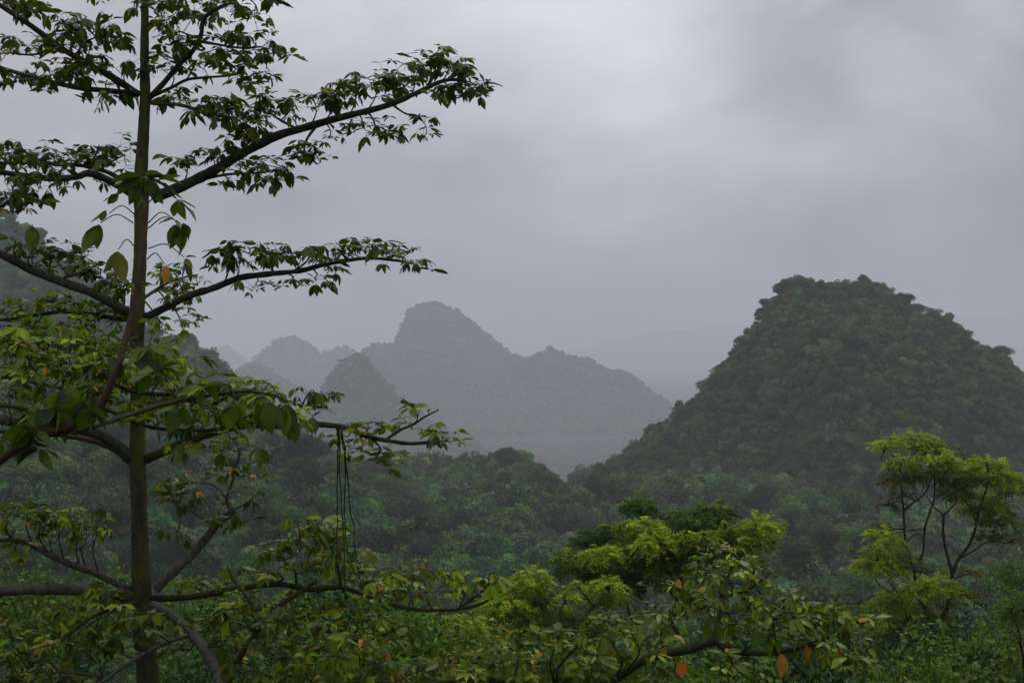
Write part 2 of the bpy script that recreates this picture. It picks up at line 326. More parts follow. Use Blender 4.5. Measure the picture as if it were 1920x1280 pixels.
# ------------------------------------------------------------------ tree prototypes
def crown_leaves(mb, R, H, z0, n, size, base_cols, shape='dome', lobes=26, elong=1.5, seed=0, lumpy=.34):
    r = np.random.default_rng(seed)
    u = r.normal(size=(lobes, 3)); u = nrm(u); u[:, 2] = np.where(u[:, 2] < -.25, -u[:, 2], u[:, 2])
    rad = r.uniform(.3, 1.15, (lobes, 1)); c = u * rad * np.array([R, R, H / 2]) * (1 - lumpy * .5)
    if shape == 'flat': c[:, 2] = np.abs(c[:, 2]) * .5 + H * .12
    c[:, 2] += z0 + H / 2
    lr = R * r.uniform(lumpy * .7, lumpy * 1.3, lobes)
    wgt = lr ** 2; k = r.choice(lobes, n, p=wgt / wgt.sum())
    d = nrm(r.normal(size=(n, 3)) + np.array([0, 0, .35])); rr = np.clip(r.normal(.9, .18, (n, 1)), .2, 1.25)
    flat = .7 if shape != 'flat' else .45
    p = c[k] + d * rr * lr[k][:, None] * np.array([1, 1, flat])
    nn = nrm(d * .7 + np.array([0, 0, .5]) + r.normal(size=(n, 3)) * .55)
    a = nrm(np.cross(nn, r.normal(size=(n, 3)))); b = np.cross(nn, a)
    # sprays droop outwards
    s = size * r.uniform(.6, 1.4, (n, 1))
    v = np.stack([p - a * s * elong * .5, p + b * s * .42 + a * s * .05, p + a * s * elong * .55 - nn * s * .25, p - b * s * .42 + a * s * .05], 1)
    bc = np.array(base_cols); lc = bc[r.integers(len(bc), size=lobes)] * r.uniform(.75, 1.25, (lobes, 1))
    col = lc[k] * r.uniform(.7, 1.35, (n, 1)); col = np.repeat(col[:, None], 4, 1)
    mb.add(v.reshape(-1, 3), [np.arange(n * 4).reshape(-1, 4)], col.reshape(-1, 3))
    return c
G1 = [(.044, .115, .024), (.066, .130, .024), (.028, .082, .028), (.085, .138, .028)]
def proto(name, seed, R, H, n, size, cols=G1, shape='dome', lobes=26, trunk_h=3.0, lumpy=.34, bark=None, with_trunk=True):
    """returns (crown object, trunk object) with data only, not linked"""
    mb = MB(); c = crown_leaves(mb, R, H, trunk_h, n, size, cols, shape, lobes, seed=seed, lumpy=lumpy)
    cr = mb.build('crown', M_for, scene=False)
    tr = None
    if with_trunk:
        tb = MB(); r = np.random.default_rng(seed + 1); top = np.array([r.normal() * .3, r.normal() * .3, trunk_h + H * .35])
        tube(tb, [(0, 0, -1.5), (.1, 0, trunk_h * .5), top], [R * .06, R * .04], 6)
        for q in c[:9]: tube(tb, [top * (.7, .7, .85), (top + q) / 2 + (0, 0, .2), q], [R * .028, R * .008], 5, 3)
        tr = tb.build('trunk', bark or M_bark_pale, scene=False)
    return cr, tr
protoC = bpy.data.collections.new('far_crowns')           # not linked to the scene: only instanced by the stuff forests
for i, (R, H, sh, lo, lu) in enumerate([(4.2, 6, 'dome', 26, .33), (3.6, 7, 'dome', 34, .27), (4.8, 5.5, 'dome', 44, .24), (3.0, 6, 'dome', 26, .3), (5.0, 7, 'dome', 34, .28), (2.6, 8.5, 'dome', 30, .32)]):
    cr, _ = proto('c', 100 + i, R, H, 2400, .40, shape=sh, lobes=lo, lumpy=lu, trunk_h=0.0, with_trunk=False)
    cr.name = 'crown_%02d' % i; protoC.objects.link(cr)
protoB = bpy.data.collections.new('low_crowns')
for i, (R, H, sh, lo, lu) in enumerate([(4.2, 5, 'dome', 24, .34), (3.4, 6, 'dome', 20, .38), (4.6, 4, 'flat', 24, .34)]):
    cr, _ = proto('b', 130 + i, R, H, 700, 1.0, shape=sh, lobes=lo, lumpy=lu, trunk_h=0.0, with_trunk=False)
    cr.name = 'coarse_%02d' % i; protoB.objects.link(cr)

def gn_scatter(name, pts, scl, idx, coll, label, cat):
    me = bpy.data.meshes.new(name); me.vertices.add(len(pts)); me.vertices.foreach_set('co', pts.astype(np.float32).ravel())
    a = me.attributes.new('scl', 'FLOAT', 'POINT'); a.data.foreach_set('value', scl.astype(np.float32))
    a = me.attributes.new('idx', 'INT', 'POINT'); a.data.foreach_set('value', idx.astype(np.int32))
    rot = np.column_stack([rng.normal(size=(len(pts), 2)) * .25, rng.uniform(0, 6.28, len(pts))])
    a = me.attributes.new('rot', 'FLOAT_VECTOR', 'POINT'); a.data.foreach_set('vector', rot.astype(np.float32).ravel())
    o = link(bpy.data.objects.new(name, me)); tag(o, label, cat, kind='stuff')
    g = bpy.data.node_groups.new('scatter_' + name, 'GeometryNodeTree')
    g.interface.new_socket('Geometry', in_out='INPUT', socket_type='NodeSocketGeometry'); g.interface.new_socket('Geometry', in_out='OUTPUT', socket_type='NodeSocketGeometry')
    gi = g.nodes.new('NodeGroupInput'); go = g.nodes.new('NodeGroupOutput'); ip = g.nodes.new('GeometryNodeInstanceOnPoints'); m2p = g.nodes.new('GeometryNodeMeshToPoints')
    ci = g.nodes.new('GeometryNodeCollectionInfo'); ci.inputs['Collection'].default_value = coll; ci.inputs['Separate Children'].default_value = True; ci.inputs['Reset Children'].default_value = True
    def na(nm, ty):
        q = g.nodes.new('GeometryNodeInputNamedAttribute'); q.data_type = ty; q.inputs['Name'].default_value = nm; return q.outputs['Attribute']
    g.links.new(gi.outputs[0], m2p.inputs[0]); g.links.new(m2p.outputs[0], ip.inputs['Points']); g.links.new(ci.outputs[0], ip.inputs['Instance'])
    ip.inputs['Pick Instance'].default_value = True
    g.links.new(na('idx', 'INT'), ip.inputs['Instance Index']); g.links.new(na('scl', 'FLOAT'), ip.inputs['Scale'])
    e2r = g.nodes.new('FunctionNodeEulerToRotation'); g.links.new(na('rot', 'FLOAT_VECTOR'), e2r.inputs[0]); g.links.new(e2r.outputs[0], ip.inputs['Rotation'])
    g.links.new(ip.outputs[0], go.inputs[0])
    md = o.modifiers.new('scatter', 'NODES'); md.node_group = g
    return o

HILLS = [right, left, peak, ridge, cent, knob, farl, fade, back]
def surf(x, y, hills=HILLS):
    z = ground_z(x, y)
    for h in hills:
        m = (x > h.x[0]) & (x < h.x[-1]); z = np.where(m, np.maximum(z, h.h(x, y)), z)
    return z
def in_view(x, y, m=.56): return np.abs(x) < y * m + 12
def cover(name, x0, x1, y0, y1, spacing, smin, smax, coll, nproto, label, cat, keep=None, hills=HILLS, sink=1.0, only=None):
    xs = np.arange(x0, x1, spacing); ys = np.arange(y0, y1, spacing); X, Y = np.meshgrid(xs, ys)
    X = X.ravel() + rng.uniform(-.5, .5, X.size) * spacing; Y = Y.ravel() + rng.uniform(-.5, .5, Y.size) * spacing
    m = in_view(X, Y)
    if keep is not None: m &= keep(X, Y)
    if only is not None:
        z0 = surf(X, Y, [h for h in HILLS if h is not only]); m &= only.h(X, Y) > z0
    X, Y = X[m], Y[m]; Z = surf(X, Y)
    s = rng.uniform(smin, smax, len(X)) * (1 + (.22 if only is not None else .45) * fbm(X / (spacing * 4), Y / (spacing * 6), 77, 2))
    s = np.clip(s, smin * .6, smax * 1.4)
    # no trees on the side of a hill that faces away beyond its ridge by more than a little
    if only is not None: k = Y < only.D + 14 + spacing * 2; X, Y, Z, s = X[k], Y[k], Z[k], s[k]
    return gn_scatter(name, np.column_stack([X, Y, Z - sink * s]), s, rng.integers(nproto, size=len(X)), coll, label, cat)
ongrass = lambda x, y: y < 900
valley = cover('valley_forest', -330, 330, 175, 940, 4.5, .5, 1.4, protoC, 6, 'dense green forest filling the saddle below the hills', 'forest',
      keep=lambda x, y: ongrass(x, y) & (right.h(x, y) < ground_z(x, y) + .5) & (left.h(x, y) < ground_z(x, y) + .5))
cover('hill_forest', right.x[0], right.x[-1], 300, 460, 2.05, .20, .86, protoC, 6, 'forest clothing the steep cone-shaped hill on the right', 'forest', only=right, sink=.8)
cover('slope_forest', left.x[0], left.x[-1], 400, 580, 4.2, .5, 1.25, protoC, 6, 'misty forest on the tall slope behind the big tree', 'forest', only=left)
cover('peak_forest', peak.x[0], peak.x[-1], 1480, 1740, 4.2, .35, 1.0, protoB, 3, 'scrub forest covering the small sharp peak', 'forest', only=peak)
cover('ridge_forest', ridge.x[0], ridge.x[-1], 2180, 2500, 5.5, .35, 1.15, protoB, 3, 'faded forest covering the low ridge beyond the fields', 'forest', only=ridge)
cover('mountain_forest', cent.x[0], cent.x[-1], 2270, 2650, 5.8, .35, 1.2, protoB, 3, 'faint forest covering the domed central mountain', 'forest', only=cent)
cover('knoll_forest', knob.x[0], knob.x[-1], 2200, 2400, 8, .9, 2.0, protoB, 3, 'faint forest on the small dark knoll', 'forest', only=knob)
cover('far_peak_forest', farl.x[0], farl.x[-1], 3050, 3360, 10, 1.0, 2.2, protoB, 3, 'pale forest on the rounded peaks far left', 'forest', only=farl)
cover('valley_floor_forest', -900, 60, 830, 2700, 10, .7, 1.7, protoB, 3, 'hazy woods on the valley floor left of the paddy fields', 'forest',
      keep=lambda x, y: x < -.028 * y + 10 * vnoise(y / 50, 0 * y, 4))
cover('field_edge_forest', -80, 800, 1000, 2750, 11, .7, 1.7, protoB, 3, 'hazy woods around the far edge of the paddy fields', 'forest',
      keep=lambda x, y: ((y > 2120 + 70 * vnoise(x / 60, 0 * x, 8)) & (x > -.028 * y)) | (x > .15 * y + 12 * vnoise(y / 60, 0 * y, 5)))

# ------------------------------------------------------------------ individual forest trees (copies of a few kinds)
def tree_thing(name, kinds, seeds):
    pass
KIND = {}
def kind(key, *a, **k): KIND[key] = proto(key, *a, **k)
kind('round', 201, 4.0, 6.5, 9000, .24, lobes=34, lumpy=.3)
kind('tall', 202, 3.2, 8.0, 9000, .24, lobes=28, lumpy=.36)
kind('spread', 203, 5.0, 5.0, 9000, .26, shape='flat', lobes=34, lumpy=.3)
kind('rough', 204, 4.2, 7.0, 8000, .26, lobes=20, lumpy=.42, cols=[(.055, .10, .025), (.035, .078, .022)])
kind('brown', 205, 3.6, 6.5, 5500, .24, lobes=22, lumpy=.38, cols=[(.075, .060, .026), (.06, .052, .025), (.05, .058, .022)])
kind('red', 206, 2.6, 3.6, 4000, .22, lobes=16, lumpy=.4, cols=[(.12, .045, .022), (.08, .05, .02), (.045, .06, .02)])
kind('dark', 207, 4.0, 6.5, 9000, .24, lobes=26, lumpy=.36, cols=[(.018, .052, .022), (.022, .060, .022)])
kind('bamboo', 208, 3.0, 7.5, 9000, .26, lobes=14, lumpy=.5, cols=[(.065, .105, .03), (.05, .095, .03)])
_used = set()
def forest_tree(key, x, y, s, label, group=None, name='forest_tree', zoff=0.0, z=None):
    cr0, tr0 = KIND[key]
    t = empty(name, (x, y, float(surf(np.array([x]), np.array([y]))[0]) + zoff if z is None else z)); t.scale = (s, s, s); t.rotation_euler = (0, 0, random.uniform(0, 6.28))
    tag(t, label, 'tree', group)
    for o0 in (cr0, tr0):
        c = o0 if o0.name not in _used and o0.users_collection == () else o0.copy()
        _used.add(o0.name); link(c, t)
    return t
def at_px(px, D): return ((px - 960) / F * D, D)
# (kind, px, D, scale, label)
SPECIAL = [
 ('round', 1478, 235, 1.25, 'large pale round-crowned tree standing clear on the lower right slope'),
 ('tall', 1495, 205, .95, 'upright bushy tree just below the big round-crowned tree'),
 ('round', 1540, 250, .8, 'small round tree beside the upright bushy tree on the right slope'),
 ('dark', 1300, 260, 1.2, 'dark heavy-crowned tree above the yellow-green treetop'),
 ('round', 1430, 300, 1.3, 'broad domed tree high on the foot of the cone-shaped hill'),
 ('spread', 1095, 425, .9, 'flat-topped tree on the saddle skyline before the muddy fields'),
 ('spread', 1128, 428, .8, 'smaller flat-topped tree touching the one on the saddle skyline'),
 ('rough', 950, 410, 1.1, 'rounded tree crowning the wooded hump at the field edge'),
 ('brown', 868, 255, 1.0, 'thin yellowish-brown tree in the middle of the valley forest'),
 ('brown', 900, 235, .8, 'faded brown tree low in the valley forest'),
 ('red', 742, 215, .9, 'small tree with reddish leaves in the dark valley forest'),
 ('dark', 790, 205, 1.0, 'dense dark tree beside the small reddish tree'),
 ('brown', 770, 330, 1.0, 'pale brownish tree in mist beyond the drooping twigs'),
 ('bamboo', 690, 190, 1.2, 'feathery pale tree behind the hanging vines'),
 ('round', 610, 185, 1.1, 'leafy green tree seen just left of the hanging vines'),
 ('bamboo', 40, 150, 1.15, 'feathery tree with a pale trunk at the left edge of the slope'),
 ('bamboo', 105, 165, 1.1, 'drooping feathery tree beside the one at the left edge'),
 ('rough', 190, 175, 1.2, 'bright green rough-crowned tree left of the thick trunk'),
 ('dark', 330, 160, 1.1, 'dark tree in the hollow just right of the thick trunk'),
 ('round', 470, 165, 1.2, 'rounded green tree between the trunk and the hanging vines'),
 ('rough', 1020, 190, 1.0, 'greyish tree in shade above the yellow shrub tops'),
 ('tall', 1620, 190, 1.0, 'narrow tree left of the slender yellow-leaved tree'),
]
for kd, px, D, s, lab in SPECIAL:
    x, y = at_px(px, D); forest_tree(kd, x, y, s, lab)
EMG = 'taller trees standing out of the valley forest'
for i in range(46):
    D = random.uniform(185, 400); px = random.uniform(20, 1560) if D < 300 else random.uniform(500, 1150); x, y = at_px(px, D)
    if abs(px - 1040) < 45 and D > 330: continue
    if right.h(np.array([x]), np.array([y]))[0] > ground_z(x, y) + 4: continue
    forest_tree(random.choice(['round', 'tall', 'spread', 'rough', 'dark', 'bamboo', 'round']), x, y, random.uniform(.9, 1.35), 'leafy tree standing a little taller than the misty valley forest round it', EMG)
HG = 'larger trees on the cone-shaped hill'
for i in range(110):
    x = random.uniform(right.x[2], right.x[-1]); y = random.uniform(318, 424)
    if abs(x / y) > .5: continue
    if right.h(np.array([x]), np.array([y]))[0] < ground_z(x, y) + 1: continue
    forest_tree(random.choice(['round', 'tall', 'spread', 'rough', 'dark', 'bamboo', 'round', 'dark']), x, y, random.uniform(.45, .95), 'larger tree bulging from the forest on the cone-shaped hill', HG, zoff=-1.2)
PG = 'small trees scattered over the misty paddy plain'
for i in range(16):
    y = random.uniform(1350, 2050); px = random.uniform(915, 1230); x = (px - 960) / F * y
    forest_tree(random.choice(['round', 'spread', 'rough']), x, y, random.uniform(.5, .9), 'small tree standing alone on the misty paddy plain', PG)
# the near slope: rows of forest trees, each one a thing
NEARG = 'forest trees on the near slope'
cnt = 0
for D in (62, 78, 94, 110, 127, 144, 160):
    half = D * .50; stepx = 6.2; x = -half + random.uniform(0, 4)
    while x < half:
        yy = D + random.uniform(-6, 6); xx = x + random.uniform(-1.5, 1.5)
        side = xx / yy
        kd = random.choice(['round', 'tall', 'spread', 'rough', 'dark', 'round', 'bamboo'])
        if side < -.16 and D < 120 and random.random() < .6: kd = 'dark'
        hgt = float(surf(np.array([xx]), np.array([yy]))[0]); topy = 640 + (CZ - hgt - 10) / yy * F
        if topy < 1330:
            forest_tree(kd, xx, yy, random.uniform(.7, 1.15), 'leafy forest tree in the shaded wood filling the near slope', NEARG); cnt += 1
        x += stepx * random.uniform(.8, 1.2)
print('near slope trees', cnt)

# ------------------------------------------------------------------ palmate-leaved trees
C_LEAF = [(.060, .104, .004), (.080, .124, .004), (.045, .084, .005), (.105, .145, .005), (.085, .105, .007)]
C_NEW = [(.18, .26, .006), (.14, .21, .006), (.21, .25, .008)]
C_YEL = [(.36, .22, .02), (.38, .16, .015), (.26, .20, .02), (.20, .19, .02)]
def leaf_colour(yel=.03, light=.15):
    r = random.random()
    c = random.choice(C_YEL if r < yel else C_NEW if r < yel + light else C_LEAF)
    k = random.uniform(.8, 1.25); return tuple(q * k for q in c)
def palmate(lv, tw, p, heading, L, n=None, droop=.5, yel=.03, light=.15, tone=1.0):
    """one hand-shaped leaf: leaflets spread round the end of its stalk"""
    n = n or random.randint(4, 7); a0 = math.atan2(heading[1], heading[0]); col = tuple(q * tone for q in leaf_colour(yel * .1, light))
    droop = random.uniform(.75, 1.9) if random.random() < .38 else random.uniform(-.1, .4); cv = random.uniform(.05, .45)
    for i in range(n):
        if random.random() < .1: continue
        a = a0 + (i - (n - 1) / 2) * (4.6 / n) + random.gauss(0, .12)
        d = np.array([math.cos(a), math.sin(a), -droop + random.gauss(0, .22)]); d /= np.linalg.norm(d)
        l = L * (1 - .13 * abs(i - (n - 1) / 2)) * random.uniform(.75, 1.15)
        c = tuple(q * random.uniform(.85, 1.15) for q in col)
        q0 = p + d * L * .12
        lv.add(q0, d, l, l * random.uniform(.13, .235), c if random.random() > yel * .5 else random.choice(C_YEL), cv * random.uniform(.5, 1.4), random.gauss(0, .35))
        tube(tw, [p, q0], [L * .010, L * .008], 3, 1)

class PalmTree:
    def __init__(s, name, label, base, cat='tree'):
        s.root = empty(name, base); tag(s.root, label, cat); s.base = np.array(base); s.paths = []
    def trunk(s, pts, mat, name='trunk', D=None, sides=14):
        mb = MB(); q = [P(a, b, d) for a, b, d, r in pts]; r = [.94 * r / F * d for a, b, d, r in pts]
        p, r = tube(mb, q, r, sides, 8, knobby=.028); mb.build(name, mat, s.root, True, local=s.base); s.tp = p
    def limb(s, pts, D0, D1, r0, r1, mat, pads=(), L=.14, subs=(), droop=.5, jitter=.35, yel=.03, light=.04, fill=1.0):
        if light < .05: tone = .72
        else: tone = 1.0; L = L * .87
        """pts: photo trace of the limb; D0..D1 its distance; pads: (px,py,rx,ry,n) tufts of leaves it carries"""
        mb = MB(); n = len(pts); dd = np.linspace(D0, D1, n)
        q = [P(a, b, d) for (a, b), d in zip(pts, dd)]; rr = np.linspace(1, 0, n) ** .8
        r = [.87 * (r1 + (r0 - r1) * k) / F * d for k, d in zip(rr, dd)]
        path, rad = tube(mb, q, r, 9, 5, knobby=.05)
        allp, allr = [path], [rad]
        for sb in subs:
            spts, sr0, sr1, dz = sb; a = P(spts[0][0], spts[0][1], 1); 
            sx = (path[:, 0] / path[:, 1] * F + 960, (CZ - path[:, 2]) / path[:, 1] * F + 640)
            i = int(np.argmin((sx[0] - spts[0][0]) ** 2 + (sx[1] - spts[0][1]) ** 2)); d0 = path[i][1]
            sq = [path[i]] + [P(a, b, d0 + dz * (k + 1) / len(spts)) for k, (a, b) in enumerate(spts[1:])]
            sp, srd = tube(mb, sq, [sr0 / F * d0, sr1 / F * d0], 6, 5, knobby=.06); allp.append(sp); allr.append(srd)
        PA = np.concatenate(allp); RA = np.concatenate(allr)
        lv = Leaves(); tw = MB()
        PX = PA[:, 0] / PA[:, 1] * F + 960; PY = (CZ - PA[:, 2]) / PA[:, 1] * F + 640
        for (cx, cyy, rx, ry, cntp) in pads:
            # sub-branch from the limb to the tuft
            dist = np.hypot((PX - cx), (PY - cyy) * 1.1) + np.where(PX * np.sign(path[-1][0] - path[0][0]) > cx * np.sign(path[-1][0] - path[0][0]), 18, 0)
            i = int(np.argmin(dist)); a = PA[i]; dc = a[1] + random.uniform(-1, 1) * jitter
            c = P(cx, cyy, dc); along = nrm(path[-1] - path[0])
            mid = a * .45 + c * .55 + along * np.linalg.norm(c - a) * .12 - np.array([0, 0, .06 * np.linalg.norm(c - a)])
            sp, _ = tube(tw, [a, mid, c], [min(RA[i] * .55, .008), .004], 5, 4, knobby=.08)
            m = max(2, int(round(cntp * fill / 2.3)))
            for j in range(m):      # twigs, each with a rosette of leaves
                th = random.uniform(0, 6.283); rr_ = math.sqrt(random.random())
                e = P(cx + rx * rr_ * math.cos(th), cyy + ry * rr_ * math.sin(th), dc + random.uniform(-1, 1) * jitter * .8)
                b = sp[random.randint(len(sp) // 2, len(sp) - 1)]
                ln = np.linalg.norm(e - b); up_ = np.array([0, 0, 1.0])
                m1 = b * .5 + e * .5 - up_ * .10 * ln + rng.normal(size=3) * .04 * ln
                tpth, _ = tube(tw, [b, m1, e], [.0045, .003], 4, 3, knobby=.1)
                tdir = nrm(tpth[-1] - tpth[-3])
                for q_ in range(3 if random.random() < .8 else 4):
                    an = random.uniform(0, 6.283); hd = nrm(np.array([math.cos(an), math.sin(an), random.uniform(-.25, .75)]) + tdir * .5)
                    pl = L * random.uniform(.5, 1.25); k0 = tpth[-1 - random.randint(0, 2)]
                    e2 = k0 + hd * pl - up_ * pl * .12
                    tube(tw, [k0, k0 + hd * pl * .5 + up_ * pl * .05, e2], [L * .012, L * .009], 3, 2)
                    palmate(lv, tw, e2, hd, L * random.choice((.6, .8, .95, 1.2)) * random.uniform(.85, 1.15), tone=tone, droop=droop, yel=yel, light=light)
        br = mb.build('branch', mat, s.root, True, local=s.base)
        if tw.n: tw.build('twigs', M_bark_dark, br, True, local=s.base)
        if lv.r:
            fm = MB(); lv.into(fm); fm.build('foliage', M_hero, br, True, local=s.base)
        return br

B0 = P(285, 640, 10); B0[2] = float(ground_z(B0[0], 10.0))
hero = PalmTree('broadleaf_tree', 'tall tiered tree with a straight mossy trunk and long level branches, nearest on the left', tuple(B0))
hero.trunk([(300, 1900, 10, 30), (288, 1500, 10, 28), (279, 1290, 10, 23), (272, 1200, 10, 20.5), (266, 1110, 10, 19), (262, 1000, 10, 16.5), (260, 930, 10, 16), (258, 860, 10, 17), (258, 800, 10, 14.5), (257, 700, 10, 13.5), (257, 590, 10, 14.5), (262, 500, 10, 13), (264, 420, 10, 12.5), (263, 350, 10, 13), (269, 250, 10, 11), (272, 180, 10, 10.5), (271, 100, 10, 8.5), (272, 0, 10, 7.5), (273, -120, 10, 6), (275, -260, 10, 3.5)], M_trunk)
Hl = hero.limb
# top whorls
Hl([(272, -70), (330, -60), (400, -30), (470, -25), (540, -40)], 10, 10.3, 5, 2, M_bark_dark, [(300, -5, 25, 14, 6), (300, 25, 20, 22, 6), (345, -10, 40, 14, 6), (330, 30, 20, 20, 4), (460, -10, 40, 15, 6)], L=.15, yel=.08)
Hl([(270, -80), (200, -70), (120, -60), (30, -70)], 10, 10.2, 5, 2, M_bark_dark, [(205, -20, 12, 10, 3), (60, -20, 40, 15, 5), (10, -15, 30, 15, 5)])
Hl([(262, 178), (205, 142), (150, 112), (105, 84), (60, 50), (0, 10), (-80, -40)], 10, 9.6, 7.5, 5, M_bark_dark,
   [(25, 20, 30, 18, 9), (60, 25, 40, 20, 8), (150, 52, 30, 16, 9), (110, 45, 30, 18, 7), (150, 75, 40, 18, 9), (200, 62, 20, 14, 6), (212, 90, 18, 20, 6), (60, 90, 40, 22, 10), (170, 105, 40, 20, 9), (15, 100, 30, 30, 10), (120, 130, 40, 18, 8), (235, 135, 22, 15, 6)], yel=.04,
   subs=[([(105, 84), (90, 95), (60, 103), (20, 100)], 3, 1.5, .3), ([(140, 105), (160, 80), (180, 70)], 2.5, 1.5, -.2)])
Hl([(258, 176), (200, 170), (150, 165), (110, 157), (60, 145), (10, 130), (-50, 115)], 10, 10.5, 6.5, 3.5, M_bark_dark,
   [(20, 135, 35, 14, 9), (70, 130, 30, 14, 8), (110, 140, 30, 14, 7), (150, 145, 30, 12, 6), (200, 150, 25, 10, 5), (98, 168, 12, 8, 2), (190, 195, 10, 12, 2), (225, 180, 15, 6, 2)])
Hl([(275, 188), (305, 158), (335, 122), (362, 95), (377, 65), (385, 32), (430, 5), (480, -20)], 10, 9.7, 6.5, 3, M_bark_dark,
   [(400, 10, 30, 14, 9), (450, 12, 35, 14, 9), (485, 28, 22, 20, 7), (360, 25, 30, 20, 6), (335, 50, 25, 20, 6), (310, 70, 22, 18, 5), (440, 68, 35, 14, 9), (480, 80, 30, 18, 10), (515, 100, 20, 22, 8), (455, 100, 30, 16, 8), (500, 125, 18, 15, 5), (350, 80, 25, 14, 5), (415, 110, 30, 12, 6), (310, 105, 20, 15, 5)], yel=.05,
   subs=[([(378, 78), (410, 84), (450, 90), (490, 88)], 3, 1.5, .2), ([(378, 74), (355, 66), (335, 58)], 2, 1.2, 0)])
Hl([(282, 182), (320, 165), (350, 150), (380, 146), (430, 142), (460, 136)], 10, 10.4, 4, 1.8, M_bark_dark,
   [(460, 140, 20, 12, 4), (430, 128, 25, 12, 4), (360, 125, 25, 16, 5), (465, 165, 10, 12, 2), (320, 130, 20, 12, 4)], subs=[([(350, 150), (362, 128), (370, 112)], 2, 1.2, .1)])
Hl([(282, 192), (300, 195), (330, 196), (360, 203), (400, 215), (440, 222)], 10, 9.7, 5.5, 2.2, M_bark_pale,
   [(350, 185, 28, 10, 7), (390, 190, 28, 14, 9), (425, 205, 24, 14, 9), (445, 222, 15, 12, 5), (365, 220, 14, 12, 3), (400, 222, 20, 10, 4), (320, 180, 18, 8, 3)])
# second whorl
Hl([(285, 372), (340, 350), (400, 320), (450, 290), (520, 255), (570, 240), (640, 220), (720, 200), (780, 175), (830, 152), (865, 150)], 10, 10.6, 12.5, 3, M_bark_dark,
   [(350, 305, 22, 9, 5), (400, 297, 22, 10, 5), (430, 285, 18, 8, 4), (475, 225, 28, 14, 9), (505, 205, 28, 14, 9), (545, 200, 28, 16, 10), (590, 190, 30, 16, 11), (625, 175, 30, 16, 11), (665, 165, 28, 18, 11), (700, 150, 28, 18, 11), (740, 150, 28, 20, 11), (775, 145, 28, 20, 11), (805, 115, 25, 16, 9), (835, 115, 25, 18, 11), (860, 135, 25, 20, 11), (885, 155, 15, 18, 8), (835, 165, 25, 12, 6), (800, 175, 14, 8, 3), (890, 178, 12, 10, 4),
    (680, 240, 14, 18, 6), (705, 245, 14, 18, 6), (735, 235, 12, 16, 5), (790, 225, 12, 14, 4), (800, 250, 8, 10, 2), (620, 255, 12, 10, 3), (585, 270, 12, 10, 4), (565, 295, 22, 10, 6), (600, 300, 14, 12, 4), (530, 308, 28, 8, 6), (490, 318, 28, 8, 5), (450, 312, 22, 8, 4), (455, 250, 16, 10, 4), (450, 238, 14, 10, 3), (425, 345, 8, 10, 1), (490, 345, 12, 12, 2), (540, 330, 10, 8, 2)],
   L=.135, fill=1.25, subs=[([(590, 235), (575, 262), (572, 285), (595, 308)], 3, 1.5, -.3), ([(345, 345), (420, 328), (480, 324), (540, 318)], 3, 1.5, .5), ([(735, 203), (760, 213), (785, 218)], 2.2, 1.3, -.1), ([(690, 208), (700, 225), (705, 240)], 2.2, 1.3, -.1), ([(560, 240), (520, 222), (500, 205)], 3, 1.5, .3)])
Hl([(258, 372), (225, 350), (190, 332), (165, 325), (145, 331), (100, 335), (50, 330), (0, 322), (-70, 305)], 10, 9.5, 8.5, 5.5, M_bark_dark,
   [(60, 348, 14, 12, 3), (35, 300, 28, 10, 6), (85, 318, 20, 8, 3), (78, 355, 10, 10, 2), (130, 345, 12, 6, 1), (210, 340, 18, 8, 3)])
Hl([(256, 366), (215, 330), (180, 316), (140, 309), (100, 308), (60, 301), (20, 306), (-40, 300)], 10, 10.3, 5.5, 3, M_bark_dark,
   [(20, 290, 24, 10, 7), (55, 280, 24, 12, 8), (90, 290, 24, 10, 6), (120, 295, 22, 8, 5), (150, 290, 20, 8, 4), (185, 285, 22, 12, 5), (215, 280, 20, 10, 4), (240, 300, 16, 12, 5), (200, 300, 22, 8, 4), (5, 310, 20, 12, 5)],
   subs=[([(190, 318), (215, 300), (235, 290)], 2, 1.2, .2), ([(165, 312), (180, 290), (186, 272)], 2, 1.2, 0)])
Hl([(-80, 440), (-30, 405), (5, 385), (25, 372), (45, 362)], 9, 9.2, 5, 2.5, M_bark_dark, [(20, 345, 20, 14, 4), (60, 372, 18, 12, 3), (45, 395, 16, 10, 2), (10, 365, 14, 16, 3)], L=.15)
# third whorl
Hl([(272, 595), (310, 577), (350, 556), (400, 540), (450, 521), (500, 514), (560, 508), (600, 498), (640, 490), (690, 484), (740, 488), (770, 494)], 10, 9.9, 9, 2, M_bark_dark,
   [(425, 475, 16, 14, 6), (445, 495, 24, 10, 6), (455, 470, 22, 10, 7), (490, 478, 26, 12, 9), (525, 475, 26, 12, 9), (555, 470, 24, 12, 8), (585, 480, 20, 12, 6), (625, 465, 14, 8, 3), (655, 458, 20, 8, 5), (690, 462, 18, 10, 5), (725, 468, 22, 10, 7), (755, 480, 18, 10, 6), (780, 495, 8, 12, 3), (610, 500, 10, 12, 2), (548, 522, 8, 10, 2), (590, 520, 8, 10, 2), (480, 530, 10, 10, 1), (340, 560, 18, 12, 4)],
   L=.13, subs=[([(515, 512), (505, 495), (480, 480)], 2.5, 1.3, .2), ([(545, 508), (575, 490), (585, 470)], 2.2, 1.2, -.1)])
